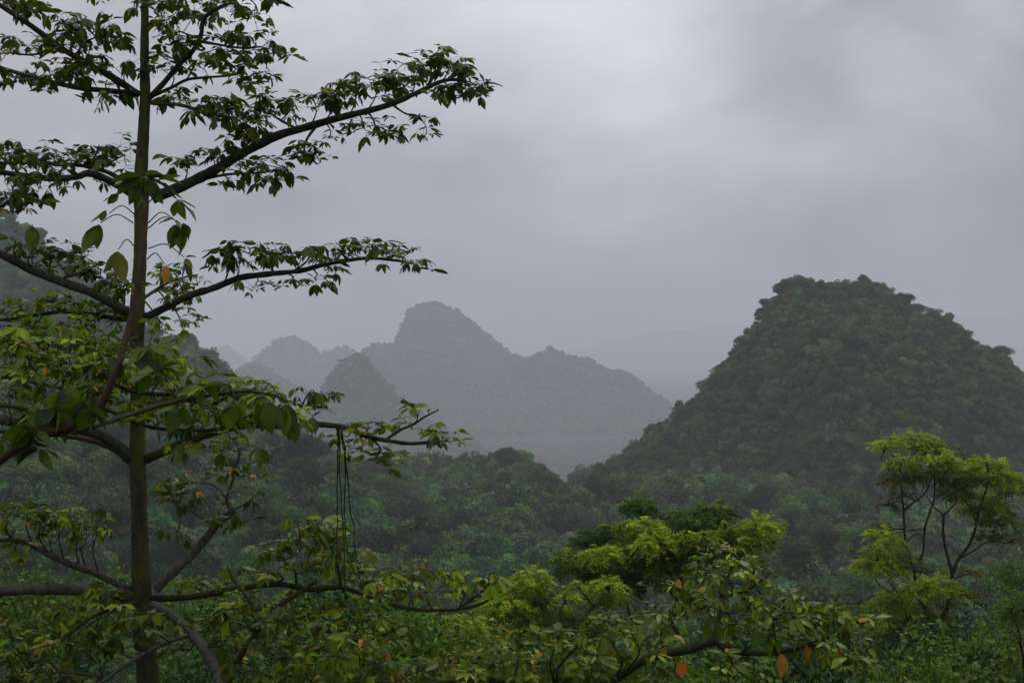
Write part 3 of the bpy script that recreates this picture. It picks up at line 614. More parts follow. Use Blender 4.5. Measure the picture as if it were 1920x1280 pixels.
Hl([(246, 590), (215, 571), (170, 548), (120, 530), (60, 506), (20, 485), (-30, 462), (-110, 430)], 10, 8.8, 10.5, 8.5, M_bark_pale,
   [(60, 470, 28, 14, 6), (110, 475, 24, 12, 6), (30, 450, 25, 14, 5), (150, 480, 22, 12, 5), (95, 500, 22, 8, 4), (190, 505, 22, 10, 6), (160, 515, 20, 8, 4), (225, 515, 20, 14, 6), (200, 535, 22, 8, 4), (235, 545, 14, 10, 3)],
   L=.14, subs=[([(105, 522), (130, 518), (160, 508), (185, 495)], 3, 1.5, .2), ([(170, 548), (195, 530), (230, 528)], 3, 1.5, .2)])
Hl([(247, 600), (200, 594), (160, 588), (120, 584), (70, 590), (20, 598), (-50, 602)], 10, 10.2, 6, 3, M_bark_dark,
   [(40, 575, 40, 10, 8), (90, 570, 30, 10, 7), (140, 570, 26, 10, 6), (185, 575, 24, 10, 6), (20, 600, 26, 12, 5), (80, 605, 26, 8, 4), (110, 545, 20, 8, 3), (150, 600, 30, 10, 5), (210, 600, 26, 10, 5), (50, 625, 34, 12, 6)], light=.5, fill=1.6)
Hl([(268, 560), (290, 545), (315, 530), (345, 520), (370, 515)], 10.2, 11.6, 4, 1.5, M_bark_dark,
   [(300, 500, 22, 18, 8), (330, 510, 22, 16, 8), (300, 540, 24, 14, 7), (345, 545, 20, 14, 6), (370, 530, 16, 10, 4), (320, 575, 24, 10, 5), (300, 600, 14, 8, 3), (345, 605, 12, 8, 2), (355, 585, 10, 10, 2)], L=.13, light=.3)
# fourth whorl and the dense tier
Hl([(275, 860), (320, 840), (370, 820), (430, 802), (470, 796), (520, 797), (580, 795), (640, 800), (690, 818), (730, 826), (770, 831), (815, 828), (840, 826)], 10, 8.6, 10.5, 2.2, M_bark,
   [(690, 795, 14, 8, 2), (815, 815, 14, 8, 3), (840, 825, 10, 6, 3), (700, 848, 20, 8, 4), (720, 868, 12, 10, 2), (680, 840, 12, 8, 2), (735, 855, 8, 8, 1), (745, 800, 12, 8, 2), (780, 772, 12, 6, 2), (630, 815, 8, 8, 1), (470, 780, 26, 12, 5), (520, 770, 24, 14, 5), (430, 780, 24, 12, 5), (380, 790, 24, 12, 5)],
   L=.14, jitter=.2, light=.4, subs=[([(722, 823), (750, 806), (775, 795), (795, 782), (822, 768)], 3, 1.4, -.2), ([(560, 796), (556, 778), (566, 760), (575, 742)], 3, 1.5, .1), ([(690, 820), (712, 838), (705, 858), (690, 862)], 2.2, 1.4, -.1)])
Hl([(575, 745), (582, 738), (590, 735)], 9.2, 9.2, 1.6, 1.2, M_bark_dark, [(580, 735, 16, 6, 3), (600, 745, 10, 10, 2), (578, 765, 10, 6, 1)], L=.14)
Hl([(250, 862), (215, 832), (180, 812), (120, 800), (60, 795), (0, 788), (-80, 780)], 10, 9.2, 13.5, 9, M_bark_pale,
   [(40, 770, 40, 14, 7), (110, 775, 35, 12, 6), (180, 785, 30, 12, 5), (20, 740, 30, 20, 6)], light=.3)
Hl([(245, 868), (200, 835), (130, 818), (60, 812), (-60, 805)], 10, 10.6, 6, 5, M_bark_red, [(60, 830, 30, 8, 3)])
Hl([(-60, 750), (40, 765), (70, 776), (120, 768), (170, 760), (210, 772), (250, 790), (290, 802), (350, 806), (400, 805), (450, 790)], 8, 8, 5, 3.2, M_bark,
   [(300, 770, 40, 14, 6), (350, 770, 30, 14, 6), (250, 765, 30, 12, 5), (130, 745, 30, 14, 5), (400, 770, 30, 16, 6), (450, 760, 30, 14, 5), (530, 780, 16, 14, 3), (200, 735, 30, 12, 5), (490, 745, 25, 12, 5), (80, 790, 40, 12, 5), (180, 745, 30, 12, 5), (350, 825, 24, 10, 3), (440, 820, 24, 12, 5), (520, 790, 20, 12, 4)], L=.15, light=.35, fill=1.4)
Hl([(-60, 650), (30, 665), (100, 680), (145, 692), (190, 697), (215, 720), (260, 736), (320, 741), (370, 756), (400, 757), (432, 742), (470, 730)], 8.3, 8, 5.5, 3, M_bark_red,
   [(30, 640, 36, 14, 9), (90, 635, 34, 14, 8), (150, 640, 30, 14, 7), (50, 670, 40, 14, 8), (120, 675, 36, 14, 8), (185, 665, 30, 14, 7), (230, 690, 30, 14, 7), (290, 690, 28, 14, 7), (330, 700, 24, 12, 6), (270, 715, 30, 12, 6), (340, 725, 30, 12, 6), (400, 725, 26, 10, 5), (440, 728, 24, 10, 6), (480, 735, 22, 12, 5), (60, 705, 34, 12, 6), (130, 720, 34, 12, 6)],
   L=.15, jitter=.6, light=.35, yel=.05, fill=1.7)
Hl([(-40, 700), (40, 712), (90, 722), (140, 733), (200, 738), (250, 730)], 9.5, 9.4, 4, 2, M_bark,
   [(30, 690, 34, 14, 7), (90, 695, 34, 14, 7), (40, 735, 30, 12, 5), (160, 700, 34, 12, 6), (220, 715, 30, 12, 6), (300, 660, 24, 10, 5), (345, 680, 18, 10, 4), (200, 630, 30, 12, 6), (240, 650, 24, 12, 5), (160, 610, 34, 12, 6), (80, 615, 34, 12, 6), (280, 640, 26, 12, 5), (120, 640, 34, 12, 6), (20, 650, 34, 12, 6), (70, 750, 34, 12, 6), (150, 745, 34, 12, 6), (230, 750, 34, 12, 6), (310, 755, 34, 12, 6), (370, 740, 30, 10, 5)], L=.14, light=.4, jitter=.7, fill=1.7)
# fifth whorl
Hl([(255, 1118), (200, 1110), (150, 1106), (80, 1103), (0, 1107), (-80, 1112)], 10, 9, 12.5, 12.5, M_bark_pale, [(190, 1115, 30, 14, 5), (230, 1130, 24, 14, 4)], L=.14)
Hl([(248, 1108), (185, 1076), (150, 1064), (120, 1052), (70, 1028), (35, 1013), (0, 1012), (-40, 1020)], 10, 9.4, 8.5, 3.5, M_bark_pale,
   [(15, 965, 28, 14, 8), (55, 955, 28, 14, 9), (80, 975, 30, 12, 8), (120, 970, 26, 12, 8), (160, 975, 24, 14, 9), (185, 990, 12, 16, 4), (30, 995, 30, 12, 6), (100, 1000, 30, 8, 4), (150, 1000, 24, 8, 4), (30, 1035, 20, 8, 2)], L=.13, light=.4, fill=1.5)
Hl([(292, 1105), (330, 1068), (355, 1045), (385, 1010), (410, 980), (440, 955)], 10, 10.3, 10, 8, M_bark_pale,
   [(330, 925, 22, 10, 4), (350, 905, 26, 12, 6), (385, 885, 18, 10, 4), (370, 940, 20, 10, 3), (440, 865, 14, 10, 3), (460, 890, 12, 12, 2), (470, 935, 14, 8, 2), (440, 980, 16, 14, 4), (330, 1000, 24, 10, 4), (410, 960, 16, 10, 3), (420, 840, 14, 10, 3)],
   L=.14, yel=.2, subs=[([(432, 962), (425, 935), (437, 900), (447, 860), (450, 840)], 3.5, 2, 0), ([(400, 985), (370, 965), (330, 945), (305, 928)], 2.5, 1.4, -.2), ([(435, 910), (405, 912), (375, 905)], 1.8, 1.2, 0)])
Hl([(285, 1122), (360, 1118), (450, 1102), (520, 1094), (580, 1104), (640, 1101), (700, 1120), (750, 1136), (800, 1143), (860, 1141), (905, 1130), (940, 1108)], 10, 9, 7.5, 2.2, M_bark,
   [(560, 1000, 24, 14, 7), (595, 985, 24, 14, 8), (630, 1000, 24, 14, 8), (545, 1025, 26, 12, 6), (600, 1030, 28, 14, 8), (650, 1035, 24, 16, 8), (500, 1045, 26, 12, 6), (520, 1070, 26, 12, 5), (580, 1065, 28, 12, 6), (640, 1070, 28, 14, 7), (690, 1070, 26, 16, 8), (720, 1090, 24, 14, 7), (760, 1085, 22, 12, 6), (790, 1080, 18, 12, 5), (835, 1085, 22, 12, 6), (865, 1090, 18, 12, 5), (905, 1083, 20, 8, 4), (930, 1088, 14, 8, 3), (440, 1080, 26, 12, 5), (390, 1100, 26, 12, 5), (340, 1090, 24, 10, 4), (460, 1120, 26, 12, 5), (640, 1130, 24, 12, 4), (770, 1115, 20, 8, 3)],
   L=.14, jitter=.6, light=.35, yel=.05, fill=1.6, subs=[([(862, 1140), (885, 1122), (908, 1105), (915, 1092)], 3, 1.4, 0), ([(812, 1142), (802, 1128), (795, 1112)], 2, 1.2, 0), ([(640, 1101), (635, 1070), (628, 1040), (610, 1010)], 4, 2, .2), ([(560, 1103), (552, 1070), (530, 1050)], 3, 1.6, .1)])
Hl([(285, 1132), (325, 1155), (350, 1175), (375, 1205), (398, 1240), (412, 1275), (425, 1330)], 9.6, 8.2, 9, 13, M_bark_pale,
   [(330, 1170, 24, 12, 4), (400, 1160, 30, 14, 6), (440, 1180, 30, 14, 6), (480, 1150, 30, 14, 6), (340, 1215, 24, 12, 4), (450, 1250, 26, 16, 5)], L=.15)
Hl([(352, 1190), (310, 1205), (270, 1225), (230, 1250), (190, 1278), (150, 1300)], 9, 8.3, 4.5, 4, M_bark_pale, [(250, 1180, 26, 16, 5), (215, 1190, 22, 16, 4), (300, 1170, 20, 10, 3)], L=.16)
Hl([(420, 1300), (440, 1250), (470, 1200), (500, 1160), (530, 1130), (565, 1108), (590, 1090)], 9, 9.3, 7, 4, M_bark_red,
   [(520, 1170, 28, 14, 6), (570, 1150, 28, 14, 6), (610, 1170, 28, 14, 6), (550, 1200, 28, 14, 6), (490, 1200, 26, 14, 5), (600, 1215, 30, 16, 7), (650, 1190, 28, 16, 6), (530, 1245, 30, 16, 6), (590, 1260, 30, 16, 6), (480, 1260, 26, 16, 5), (690, 1160, 28, 16, 6), (700, 1210, 28, 16, 5), (440, 1140, 28, 14, 6), (640, 1240, 30, 16, 6), (700, 1260, 30, 14, 5), (420, 1210, 28, 14, 5)], L=.15, yel=.07, jitter=.6, light=.3, fill=1.4,
   subs=[([(490, 1175), (470, 1130), (440, 1090), (425, 1060)], 3, 1.6, 0), ([(505, 1160), (560, 1165), (610, 1180)], 3, 1.6, .1)])
Hl([(255, 1128), (210, 1140), (160, 1165), (120, 1195), (90, 1225), (60, 1245)], 9.8, 8.6, 5, 2.5, M_bark,
   [(190, 1115, 30, 14, 6), (140, 1140, 34, 14, 8), (210, 1145, 30, 14, 6), (170, 1170, 34, 16, 8), (110, 1180, 34, 16, 8), (90, 1210, 34, 16, 7), (50, 1220, 28, 14, 6), (130, 1225, 30, 14, 6), (30, 1255, 30, 14, 6), (80, 1255, 26, 12, 5), (180, 1205, 24, 12, 4), (20, 1190, 30, 14, 5), (240, 1165, 26, 12, 5)], L=.14, jitter=.6, light=.3, fill=1.5)
Hl([(-30, 1215), (60, 1225), (95, 1242), (115, 1258), (150, 1262), (190, 1268)], 8.4, 8.2, 3, 3, M_bark_red, [(20, 1270, 30, 10, 4), (110, 1275, 20, 8, 3)])

# near young tree leaning in from the left with large leaves
B1 = P(-160, 640, 6.4); B1[2] = float(ground_z(B1[0], 6.4))
yng = PalmTree('young_tree', 'young slanting tree with oversized leaves crossing in front of the mossy trunk', tuple(B1))
yng.trunk([(-180, 1500, 6.4, 13), (-130, 1050, 6.4, 11), (-60, 905, 6.4, 10), (0, 862, 6.4, 9), (45, 832, 6.4, 8.5), (90, 812, 6.4, 9), (140, 795, 6.4, 10), (185, 765, 6.4, 9), (215, 700, 6.4, 7), (235, 640, 6.5, 7), (252, 570, 6.6, 6.5), (264, 500, 6.7, 6), (272, 430, 6.8, 5), (275, 375, 6.9, 4.5), (272, 345, 7, 3.5)], M_bark_red, sides=10)
lv = Leaves(); tw = MB()
def hang(p0, p1, D, specs, arc=.05):
    a, c = P(*p0, D), P(*p1, D + random.uniform(-.1, .1)); tube(tw, [a, (a + c) / 2 + np.array([0, 0, arc]), c], [.004, .0028], 5, 4)
    for (dx, dy, Lpx, wpx, col, roll) in specs:
        d = np.array([dx, random.uniform(-.3, .3), -dy]); d /= np.linalg.norm(d)
        if -d[2] > .6: roll = random.choice((-1, 1)) * random.gauss(1.35, .2)
        lv.add(c + d * .01, d, Lpx / F * D, wpx / F * D, col, random.uniform(.1, .4), roll)
g = (.050, .088, .006); g2 = (.078, .118, .007); yl = (.36, .19, .02); gy_ = (.12, .11, .02)
hang((270, 345), (268, 330), 6.9, [(-1, .1, 72, 14, g2, .4), (-.9, .45, 70, 13, g, -.3), (-.5, .9, 62, 12, g, .2), (1, .1, 80, 14, g2, .3), (.9, .35, 95, 14, g2, .2), (.6, .8, 66, 13, g, 0), (.15, 1, 60, 13, g2, .5), (-.2, 1, 64, 12, g, .2), (-.75, .05, 60, 12, g, -.5), (.8, -.1, 60, 11, g2, .3)])
hang((274, 350), (290, 340), 6.9, [(-1, .3, 60, 14, g2, .4), (-.6, .6, 60, 14, g, -.3), (1, .5, 62, 14, g, .2), (.5, -.2, 50, 12, g2, .3), (-.4, -.2, 46, 12, g2, .3), (0, .5, 50, 15, g2, .3)])
hang((262, 360), (225, 362), 6.8, [(-1, .35, 38, 9, g, .2), (-.8, .7, 30, 8, g, 0)])
hang((278, 380), (330, 372), 6.8, [(1, .75, 62, 11, g, .3), (.7, .3, 40, 9, g, .2), (.5, 1, 45, 9, g2, 0)])
hang((252, 402), (205, 400), 6.8, [(-1, .35, 40, 9, g2, .6)])
hang((250, 418), (188, 418), 6.7, [(-.55, 1, 62, 13, g, 1.0), (-.5, .9, 66, 13, g2, .6), (.2, -.5, 24, 7, g, .2), (-.2, 1, 50, 10, g, .9)])
hang((278, 418), (325, 410), 6.7, [(.05, -1, 34, 9, g, 1.2), (.25, .2, 26, 7, g, .2), (-1, .3, 28, 8, g, .2)])
hang((278, 428), (338, 418), 6.7, [(.15, 1, 70, 15, g, 1.2), (-.6, .9, 46, 12, g, 1.1), (.7, .9, 44, 12, g, 1.0), (.0, 1, 55, 13, g2, 1.4), (-.3, 1, 52, 12, g, 1.2), (1, .4, 22, 8, g, .3)])
hang((252, 462), (222, 468), 6.6, [(-.65, 1, 52, 10, g, .9), (.12, 1, 62, 15, gy_, 1.3)])
hang((278, 466), (345, 482), 6.6, [(-.1, 1, 52, 12, g2, 1.2), (.3, 1, 50, 10, g, 1.0), (.9, -.1, 22, 6, gy_, .3), (.6, .7, 24, 5, (.2, .16, .03), .3)])
hang((276, 486), (308, 495), 6.6, [(.15, 1, 38, 12, yl, 1.35), (-.7, .1, 24, 9, g, .3)])
hang((60, 500), (60, 420), 6.6, [(-1, .4, 36, 10, g2, .6), (.05, 1, 50, 13, g2, 1.3), (.2, 1, 46, 10, g, 1.0)], arc=.02)
for (x, y) in ((150, 775), (110, 800), (220, 690), (60, 820), (20, 845)):
    for k in range(3):
        hang((x, y), (x + random.uniform(-50, 60), y - random.uniform(5, 45)), 6.4, [(random.uniform(-1, 1), random.uniform(.1, 1), random.uniform(40, 60), random.uniform(10, 14), random.choice([g, g2, (.035, .06, .03)]), random.uniform(-1, 1.2)) for q in range(5)])
tw.build('twigs', M_bark_dark, yng.root, True, local=yng.base); fm = MB(); lv.into(fm); fm.build('foliage', M_hero, yng.root, True, local=yng.base)

# near sprays of big leaves on the dense tier (hanging over the big tree's limb)
sp_ = yng
sp_.trunk([(90, 814, 6.4, 6), (170, 800, 6.6, 6), (250, 775, 6.9, 5.5), (330, 752, 7.1, 5), (400, 740, 7.2, 4), (460, 733, 7.2, 3), (520, 742, 7.2, 2)], M_bark, name='branch', sides=8)
lv = Leaves(); tw = MB()
for (a, b, sp) in [((460, 735), (500, 752), [(-.1, 1, 60, 17, g2, 1.3), (.6, 1, 56, 14, g, .9), (-.6, 1, 50, 14, g, 1.0), (.2, 1, 62, 16, g, 1.2)]),
                   ((500, 740), (530, 755), [(.15, 1, 66, 13, g2, .9), (.5, 1, 62, 13, (.04, .06, .03), .7), (-.1, 1, 52, 14, g, 1.3), (-.5, .9, 40, 11, g, .8)]),
                   ((430, 738), (440, 755), [(-.3, 1, 52, 18, g2, 1.3), (.3, 1, 48, 15, g, 1.2), (-.9, .6, 40, 12, g, .6)]),
                   ((400, 745), (380, 725), [(-1, .3, 50, 13, g2, .6), (1, .6, 52, 15, g, .7), (0, 1, 44, 14, g, 1.2), (.6, -.2, 34, 9, (.16, .14, .03), .3)]),
                   ((350, 780), (330, 765), [(-1, .2, 44, 12, g2, .5), (.8, .7, 44, 13, g, .7), (-.2, 1, 48, 17, g, 1.2)]),
                   ((520, 745), (548, 790), [(-.2, 1, 36, 11, g2, 1.2), (.2, 1, 42, 12, g, 1.0), (0, 1, 26, 8, yl, 1.2)]),
                   ((300, 830), (280, 700), [(-1, .3, 46, 11, g2, .6), (1, .1, 42, 10, g2, .5), (.4, -.8, 40, 11, g, .9), (-.3, .9, 40, 12, g, .8)]),
                   ((340, 790), (300, 690), [(-1, .1, 46, 11, g2, .6), (1, .3, 42, 10, g, .5), (.2, -.9, 36, 11, g, 1.2), (.9, -.3, 34, 10, g, .4)])]:
    hang(a, b, 7.2, sp)
tw.build('twigs', M_bark_dark, sp_.root, True, local=sp_.base); fm = MB(); lv.into(fm); fm.build('foliage', M_hero, sp_.root, True, local=sp_.base)

# hanging vines below the level limb
for i, (pts, lab) in enumerate([
    ([(634, 803), (632, 880), (631, 940), (632, 1000), (628, 1085)], 'thin hanging vine, leftmost strand of the bundle under the level limb'),
    ([(636, 804), (637, 870), (640, 930), (643, 1000), (648, 1120)], 'thin hanging vine, second strand from the left of the bundle'),
    ([(640, 803), (647, 860), (648, 930), (646, 985), (652, 1040)], 'thin hanging vine, third strand from the left of the bundle'),
    ([(642, 804), (646, 850), (656, 940), (664, 1010), (676, 1085)], 'thin hanging vine splaying out rightmost of the bundle')]):
    q = [P(a, b, 9.1) for a, b in pts]; q = [q[0]] + [w + np.array([random.gauss(0, .0035), random.gauss(0, .01), 0]) for w in list(smooth_path(q, 3)[1:])]; r = empty('hanging_vine', tuple(q[0])); tag(r, lab, 'vine', 'vines hanging from the level limb')
    mb = MB(); tube(mb, q, [1.5 / F * 9.1, 1.0 / F * 9.1], 5, 6, knobby=.1); mb.build('stem', M_bark_dark, r, True, local=q[0])

# glossy broad-leaved tree at the bottom right of centre
B2 = P(1080, 640, 8.6); B2[2] = float(ground_z(B2[0], 8.6))
t2 = PalmTree('broadleaf_tree', 'glossy dark-leaved tree with a crooked limb and orange leaves, bottom right of centre', tuple(B2))
t2.trunk([(1060, 2100, 8.6, 26), (1062, 1700, 8.6, 22), (1075, 1400, 8.6, 17), (1100, 1300, 8.6, 13)], M_bark)
t2.limb([(1100, 1300), (1150, 1272), (1190, 1246), (1235, 1226), (1290, 1217), (1335, 1202), (1352, 1210), (1390, 1221), (1440, 1224), (1500, 1214), (1560, 1190)], 8.6, 8.2, 12, 4, M_bark,
   [(1440, 1150, 30, 14, 6), (1470, 1130, 30, 14, 7), (1520, 1135, 30, 14, 8), (1560, 1140, 28, 14, 7), (1590, 1165, 26, 16, 7), (1540, 1170, 30, 16, 8), (1500, 1180, 30, 16, 7), (1580, 1205, 28, 16, 7), (1530, 1215, 26, 16, 6), (1440, 1190, 30, 16, 6), (1400, 1180, 30, 14, 5), (1600, 1235, 18, 14, 4), (1240, 1180, 28, 14, 5), (1210, 1200, 26, 16, 5), (1180, 1180, 28, 16, 6), (1150, 1210, 28, 16, 6), (1120, 1240, 28, 16, 6), (1260, 1150, 26, 14, 5), (1200, 1150, 26, 12, 5), (1220, 1240, 26, 16, 4), (1260, 1262, 28, 12, 4), (1350, 1255, 28, 12, 4)],
   L=.145, jitter=.6, yel=.03, light=.2, droop=.75, fill=1.5, subs=[([(1335, 1203), (1345, 1165), (1358, 1120), (1365, 1080)], 5, 3, .4), ([(1290, 1217), (1262, 1170), (1252, 1130)], 4, 2, .2), ([(1450, 1222), (1452, 1190), (1448, 1160)], 4, 2, .2), ([(1360, 1215), (1375, 1245), (1400, 1270), (1440, 1290)], 3, 2, -.2)])
t2.limb([(1345, 1180), (1352, 1140), (1360, 1100), (1372, 1060), (1375, 1035)], 8.6, 8.9, 4.5, 2, M_bark,
   [(1330, 1045, 26, 12, 6), (1370, 1035, 26, 12, 7), (1395, 1055, 20, 12, 5), (1320, 1075, 28, 14, 6), (1365, 1075, 28, 14, 7), (1400, 1085, 24, 12, 5), (1300, 1105, 28, 14, 6), (1350, 1115, 30, 14, 7), (1400, 1120, 28, 12, 6), (1435, 1095, 18, 12, 4), (1310, 1140, 28, 14, 6), (1370, 1150, 28, 14, 6), (1280, 1090, 20, 14, 4), (1430, 1110, 20, 12, 4)],
   L=.14, jitter=.6, light=.3, droop=.6, fill=1.4)
t2.limb([(1090, 1330), (1040, 1292), (960, 1278), (880, 1272), (790, 1282), (700, 1278)], 8.4, 8.8, 8, 3, M_bark,
   [(1080, 1215, 28, 14, 6), (1030, 1235, 30, 14, 6), (975, 1225, 28, 14, 6), (925, 1240, 30, 14, 6), (870, 1245, 28, 14, 5), (820, 1235, 28, 14, 6), (770, 1250, 28, 12, 5), (720, 1240, 28, 12, 5), (1000, 1262, 30, 10, 5), (900, 1268, 30, 10, 5), (680, 1262, 28, 12, 4), (1110, 1180, 24, 12, 4), (1050, 1190, 20, 10, 3)], L=.125, jitter=.6, light=.25, droop=.5, fill=1.3)
t2.limb([(1372, 1115), (1395, 1108), (1415, 1098), (1430, 1085)], 8.7, 8.6, 4, 2.5, M_bark_red, [(1440, 1078, 14, 8, 3)], L=.12)
lv = Leaves(); tw = MB()
for (x, y, dx, w, L_, c) in [(1512, 1205, .1, 13, 42, (.42, .14, .02)), (1465, 1222, 0, 14, 46, (.34, .16, .03)), (1282, 1236, -.15, 11, 36, (.42, .14, .02)), (1575, 1208, .1, 8, 26, (.45, .11, .02)), (1610, 1215, -.2, 14, 58, (.22, .14, .07)), (1240, 1210, .3, 9, 20, (.36, .2, .03)), (1146, 1212, .2, 8, 18, (.34, .2, .03)), (1272, 1082, .1, 9, 20, (.3, .16, .05)), (1590, 1212, 0, 16, 60, (.035, .045, .02)), (1330, 1160, -.1, 10, 46, g), (1340, 1160, .3, 10, 44, g)]:
    hang((x, y - 22), (x, y), 8.0, [(dx, 1, L_, w, c, 1.35)], arc=0)
r0 = MB(); tw.build('twigs', M_bark_dark, t2.root, True, local=t2.base); fm = MB(); lv.into(fm); fm.build('foliage', M_hero, t2.root, True, local=t2.base)

# ------------------------------------------------------------------ feathery (pinnate) yellow-green trees
def pinnate_pad(mb, c, rx, ry, rz, n, Lf, cols, r, top_cols=None):
    """tuft of feathery compound leaves arching out of a flat dome"""
    th = r.uniform(0, 2 * np.pi, n); q = np.sqrt(r.uniform(0, 1, n)); hz = np.sqrt(np.maximum(0, 1 - q ** 2))
    lev = r.uniform(-.5, 1, n)
    p0 = c + np.stack([rx * q * np.cos(th), ry * q * np.sin(th), rz * hz * lev], -1)
    head = nrm(np.stack([np.cos(th) * (.25 + q), np.sin(th) * (.25 + q), .35 - .55 * q + r.normal(size=n) * .2], -1) + r.normal(size=(n, 3)) * .3)
    L = Lf * r.uniform(.6, 1.2, n); k = 9
    t = np.linspace(.15, 1, k)
    P_ = p0[:, None] + head[:, None] * (t[None, :, None] * L[:, None, None]) - np.array([0, 0, 1.0]) * (t[None, :, None] ** 2 * L[:, None, None] * .45)
    side = nrm(np.cross(head, np.array([0, 0, 1.0]) + r.normal(size=(n, 3)) * .25))
    cc = np.array(cols)[r.integers(len(cols), size=n)]
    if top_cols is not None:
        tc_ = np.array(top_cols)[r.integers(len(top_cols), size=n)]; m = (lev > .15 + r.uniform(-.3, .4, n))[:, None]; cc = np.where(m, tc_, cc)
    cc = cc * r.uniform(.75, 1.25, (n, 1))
    for sg in (-1, 1):
        ll = L[:, None] * .26 * np.sin(np.pi * (.12 + .85 * t))[None] * r.uniform(.7, 1.2, (n, k))
        dv = side[:, None] * sg + head[:, None] * .45 + r.normal(size=(n, k, 3)) * .22 - np.array([0, 0, .3]); dv = nrm(dv)
        w = nrm(np.cross(dv, r.normal(size=(n, k, 3)) * .6 + np.array([0, 0, 1.0])))
        e = P_ + dv * ll[..., None]; m_ = P_ + dv * ll[..., None] * .5
        v = np.stack([P_, m_ + w * ll[..., None] * .24, e, m_ - w * ll[..., None] * .24], 2)
        col = np.repeat(np.repeat(cc[:, None, None], k, 1), 4, 2)
        mb.add(v.reshape(-1, 3), [np.arange(n * k * 4).reshape(-1, 4)], col.reshape(-1, 3))
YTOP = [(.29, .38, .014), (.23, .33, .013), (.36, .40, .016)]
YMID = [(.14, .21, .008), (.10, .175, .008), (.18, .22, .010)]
OLIVE = [(.085, .13, .014), (.065, .115, .014), (.13, .13, .018)]
BROWN = [(.16, .075, .02), (.11, .06, .02)]
DKG = [(.03, .095, .015), (.038, .11, .015), (.045, .09, .015)]
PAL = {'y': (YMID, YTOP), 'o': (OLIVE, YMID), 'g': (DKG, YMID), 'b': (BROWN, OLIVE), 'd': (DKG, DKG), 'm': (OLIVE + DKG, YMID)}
def feather_tree(name, label, D, base_px, limbs, pads, Lf=.34, seed=1, trunk=None, mat=None, dens=1.0, big=1.0, depth=.8):
    r = np.random.default_rng(seed); bx = P(base_px[0], 640, D); bz = float(surf(np.array([bx[0]]), np.array([D]))[0]); base = np.array([bx[0], D, bz - .3])
    root = empty(name, tuple(base)); tag(root, label, 'tree')
    tb = MB(); pts = [base] + [P(a, b, D) for a, b in trunk]; n = len(pts); mat = mat or M_bark_dark
    tr0 = [14 / F * D] + [q / F * D for q in np.linspace(8, 6.5, n - 1)]
    tube(tb, pts, tr0, 9, 5, knobby=.03); tb.build('trunk', mat, root, True, local=base)
    nodes = [pts[-1]]; nr = [6 / F * D]
    lb = MB()
    for (lp, r0, r1, dz) in limbs:
        q = [P(a, b, D + dz * (i / max(1, len(lp) - 1))) for i, (a, b) in enumerate(lp)]
        # start the limb on the wood already there
        A = np.array(nodes); j = int(np.argmin(np.hypot(A[:, 0] - q[0][0], A[:, 2] - q[0][2]))); 
        if np.linalg.norm(A[j] - q[0]) < .9: q[0] = A[j]
        p, rr = tube(lb, q, [r0 * .85 / F * D, r1 * .85 / F * D], 7, 5, knobby=.05); nodes += list(p); nr += list(rr)
    A = np.array(nodes); R_ = np.array(nr); cb = MB()
    for (px, py, rx, ry, pal) in pads:
        dd = D + r.uniform(-1, 1) * depth - (depth * .8 if pal == 'y' else 0); c = P(px, py, dd); rw = rx * big / F * D; hw = ry * big / F * D
        lo = A[:, 2] < c[2] - .1 * rw; dist = np.linalg.norm(A - c, axis=1) + np.where(lo, 0, 3.0)
        j = int(np.argmin(dist)); a = A[j]
        m = a * .5 + c * .5 + np.array([(c - a)[0] * .12, 0, -.06 * np.linalg.norm(c - a)]) + r.normal(size=3) * .05
        p, rr = tube(lb, [a, m, c - np.array([0, 0, hw * .5])], [min(R_[j] * .7, 3.0 / F * D), 1.2 / F * D], 5, 4, knobby=.05)
        for q in range(5):
            e = c + np.array([rw * r.uniform(-.8, .8), rw * r.uniform(-.8, .8), hw * r.uniform(-.4, .4)]); tube(lb, [p[-3], (p[-1] + e) / 2, e], [1.3 / F * D, .6 / F * D], 4, 2)
        sparse = .45 if pal in 'b' else 1
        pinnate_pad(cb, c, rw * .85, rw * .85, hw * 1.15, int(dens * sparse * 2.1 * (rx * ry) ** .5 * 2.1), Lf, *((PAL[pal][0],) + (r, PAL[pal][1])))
    lb.build('branches', mat, root, True, local=base); cb.build('crown', M_fine, root, local=base)
    return root
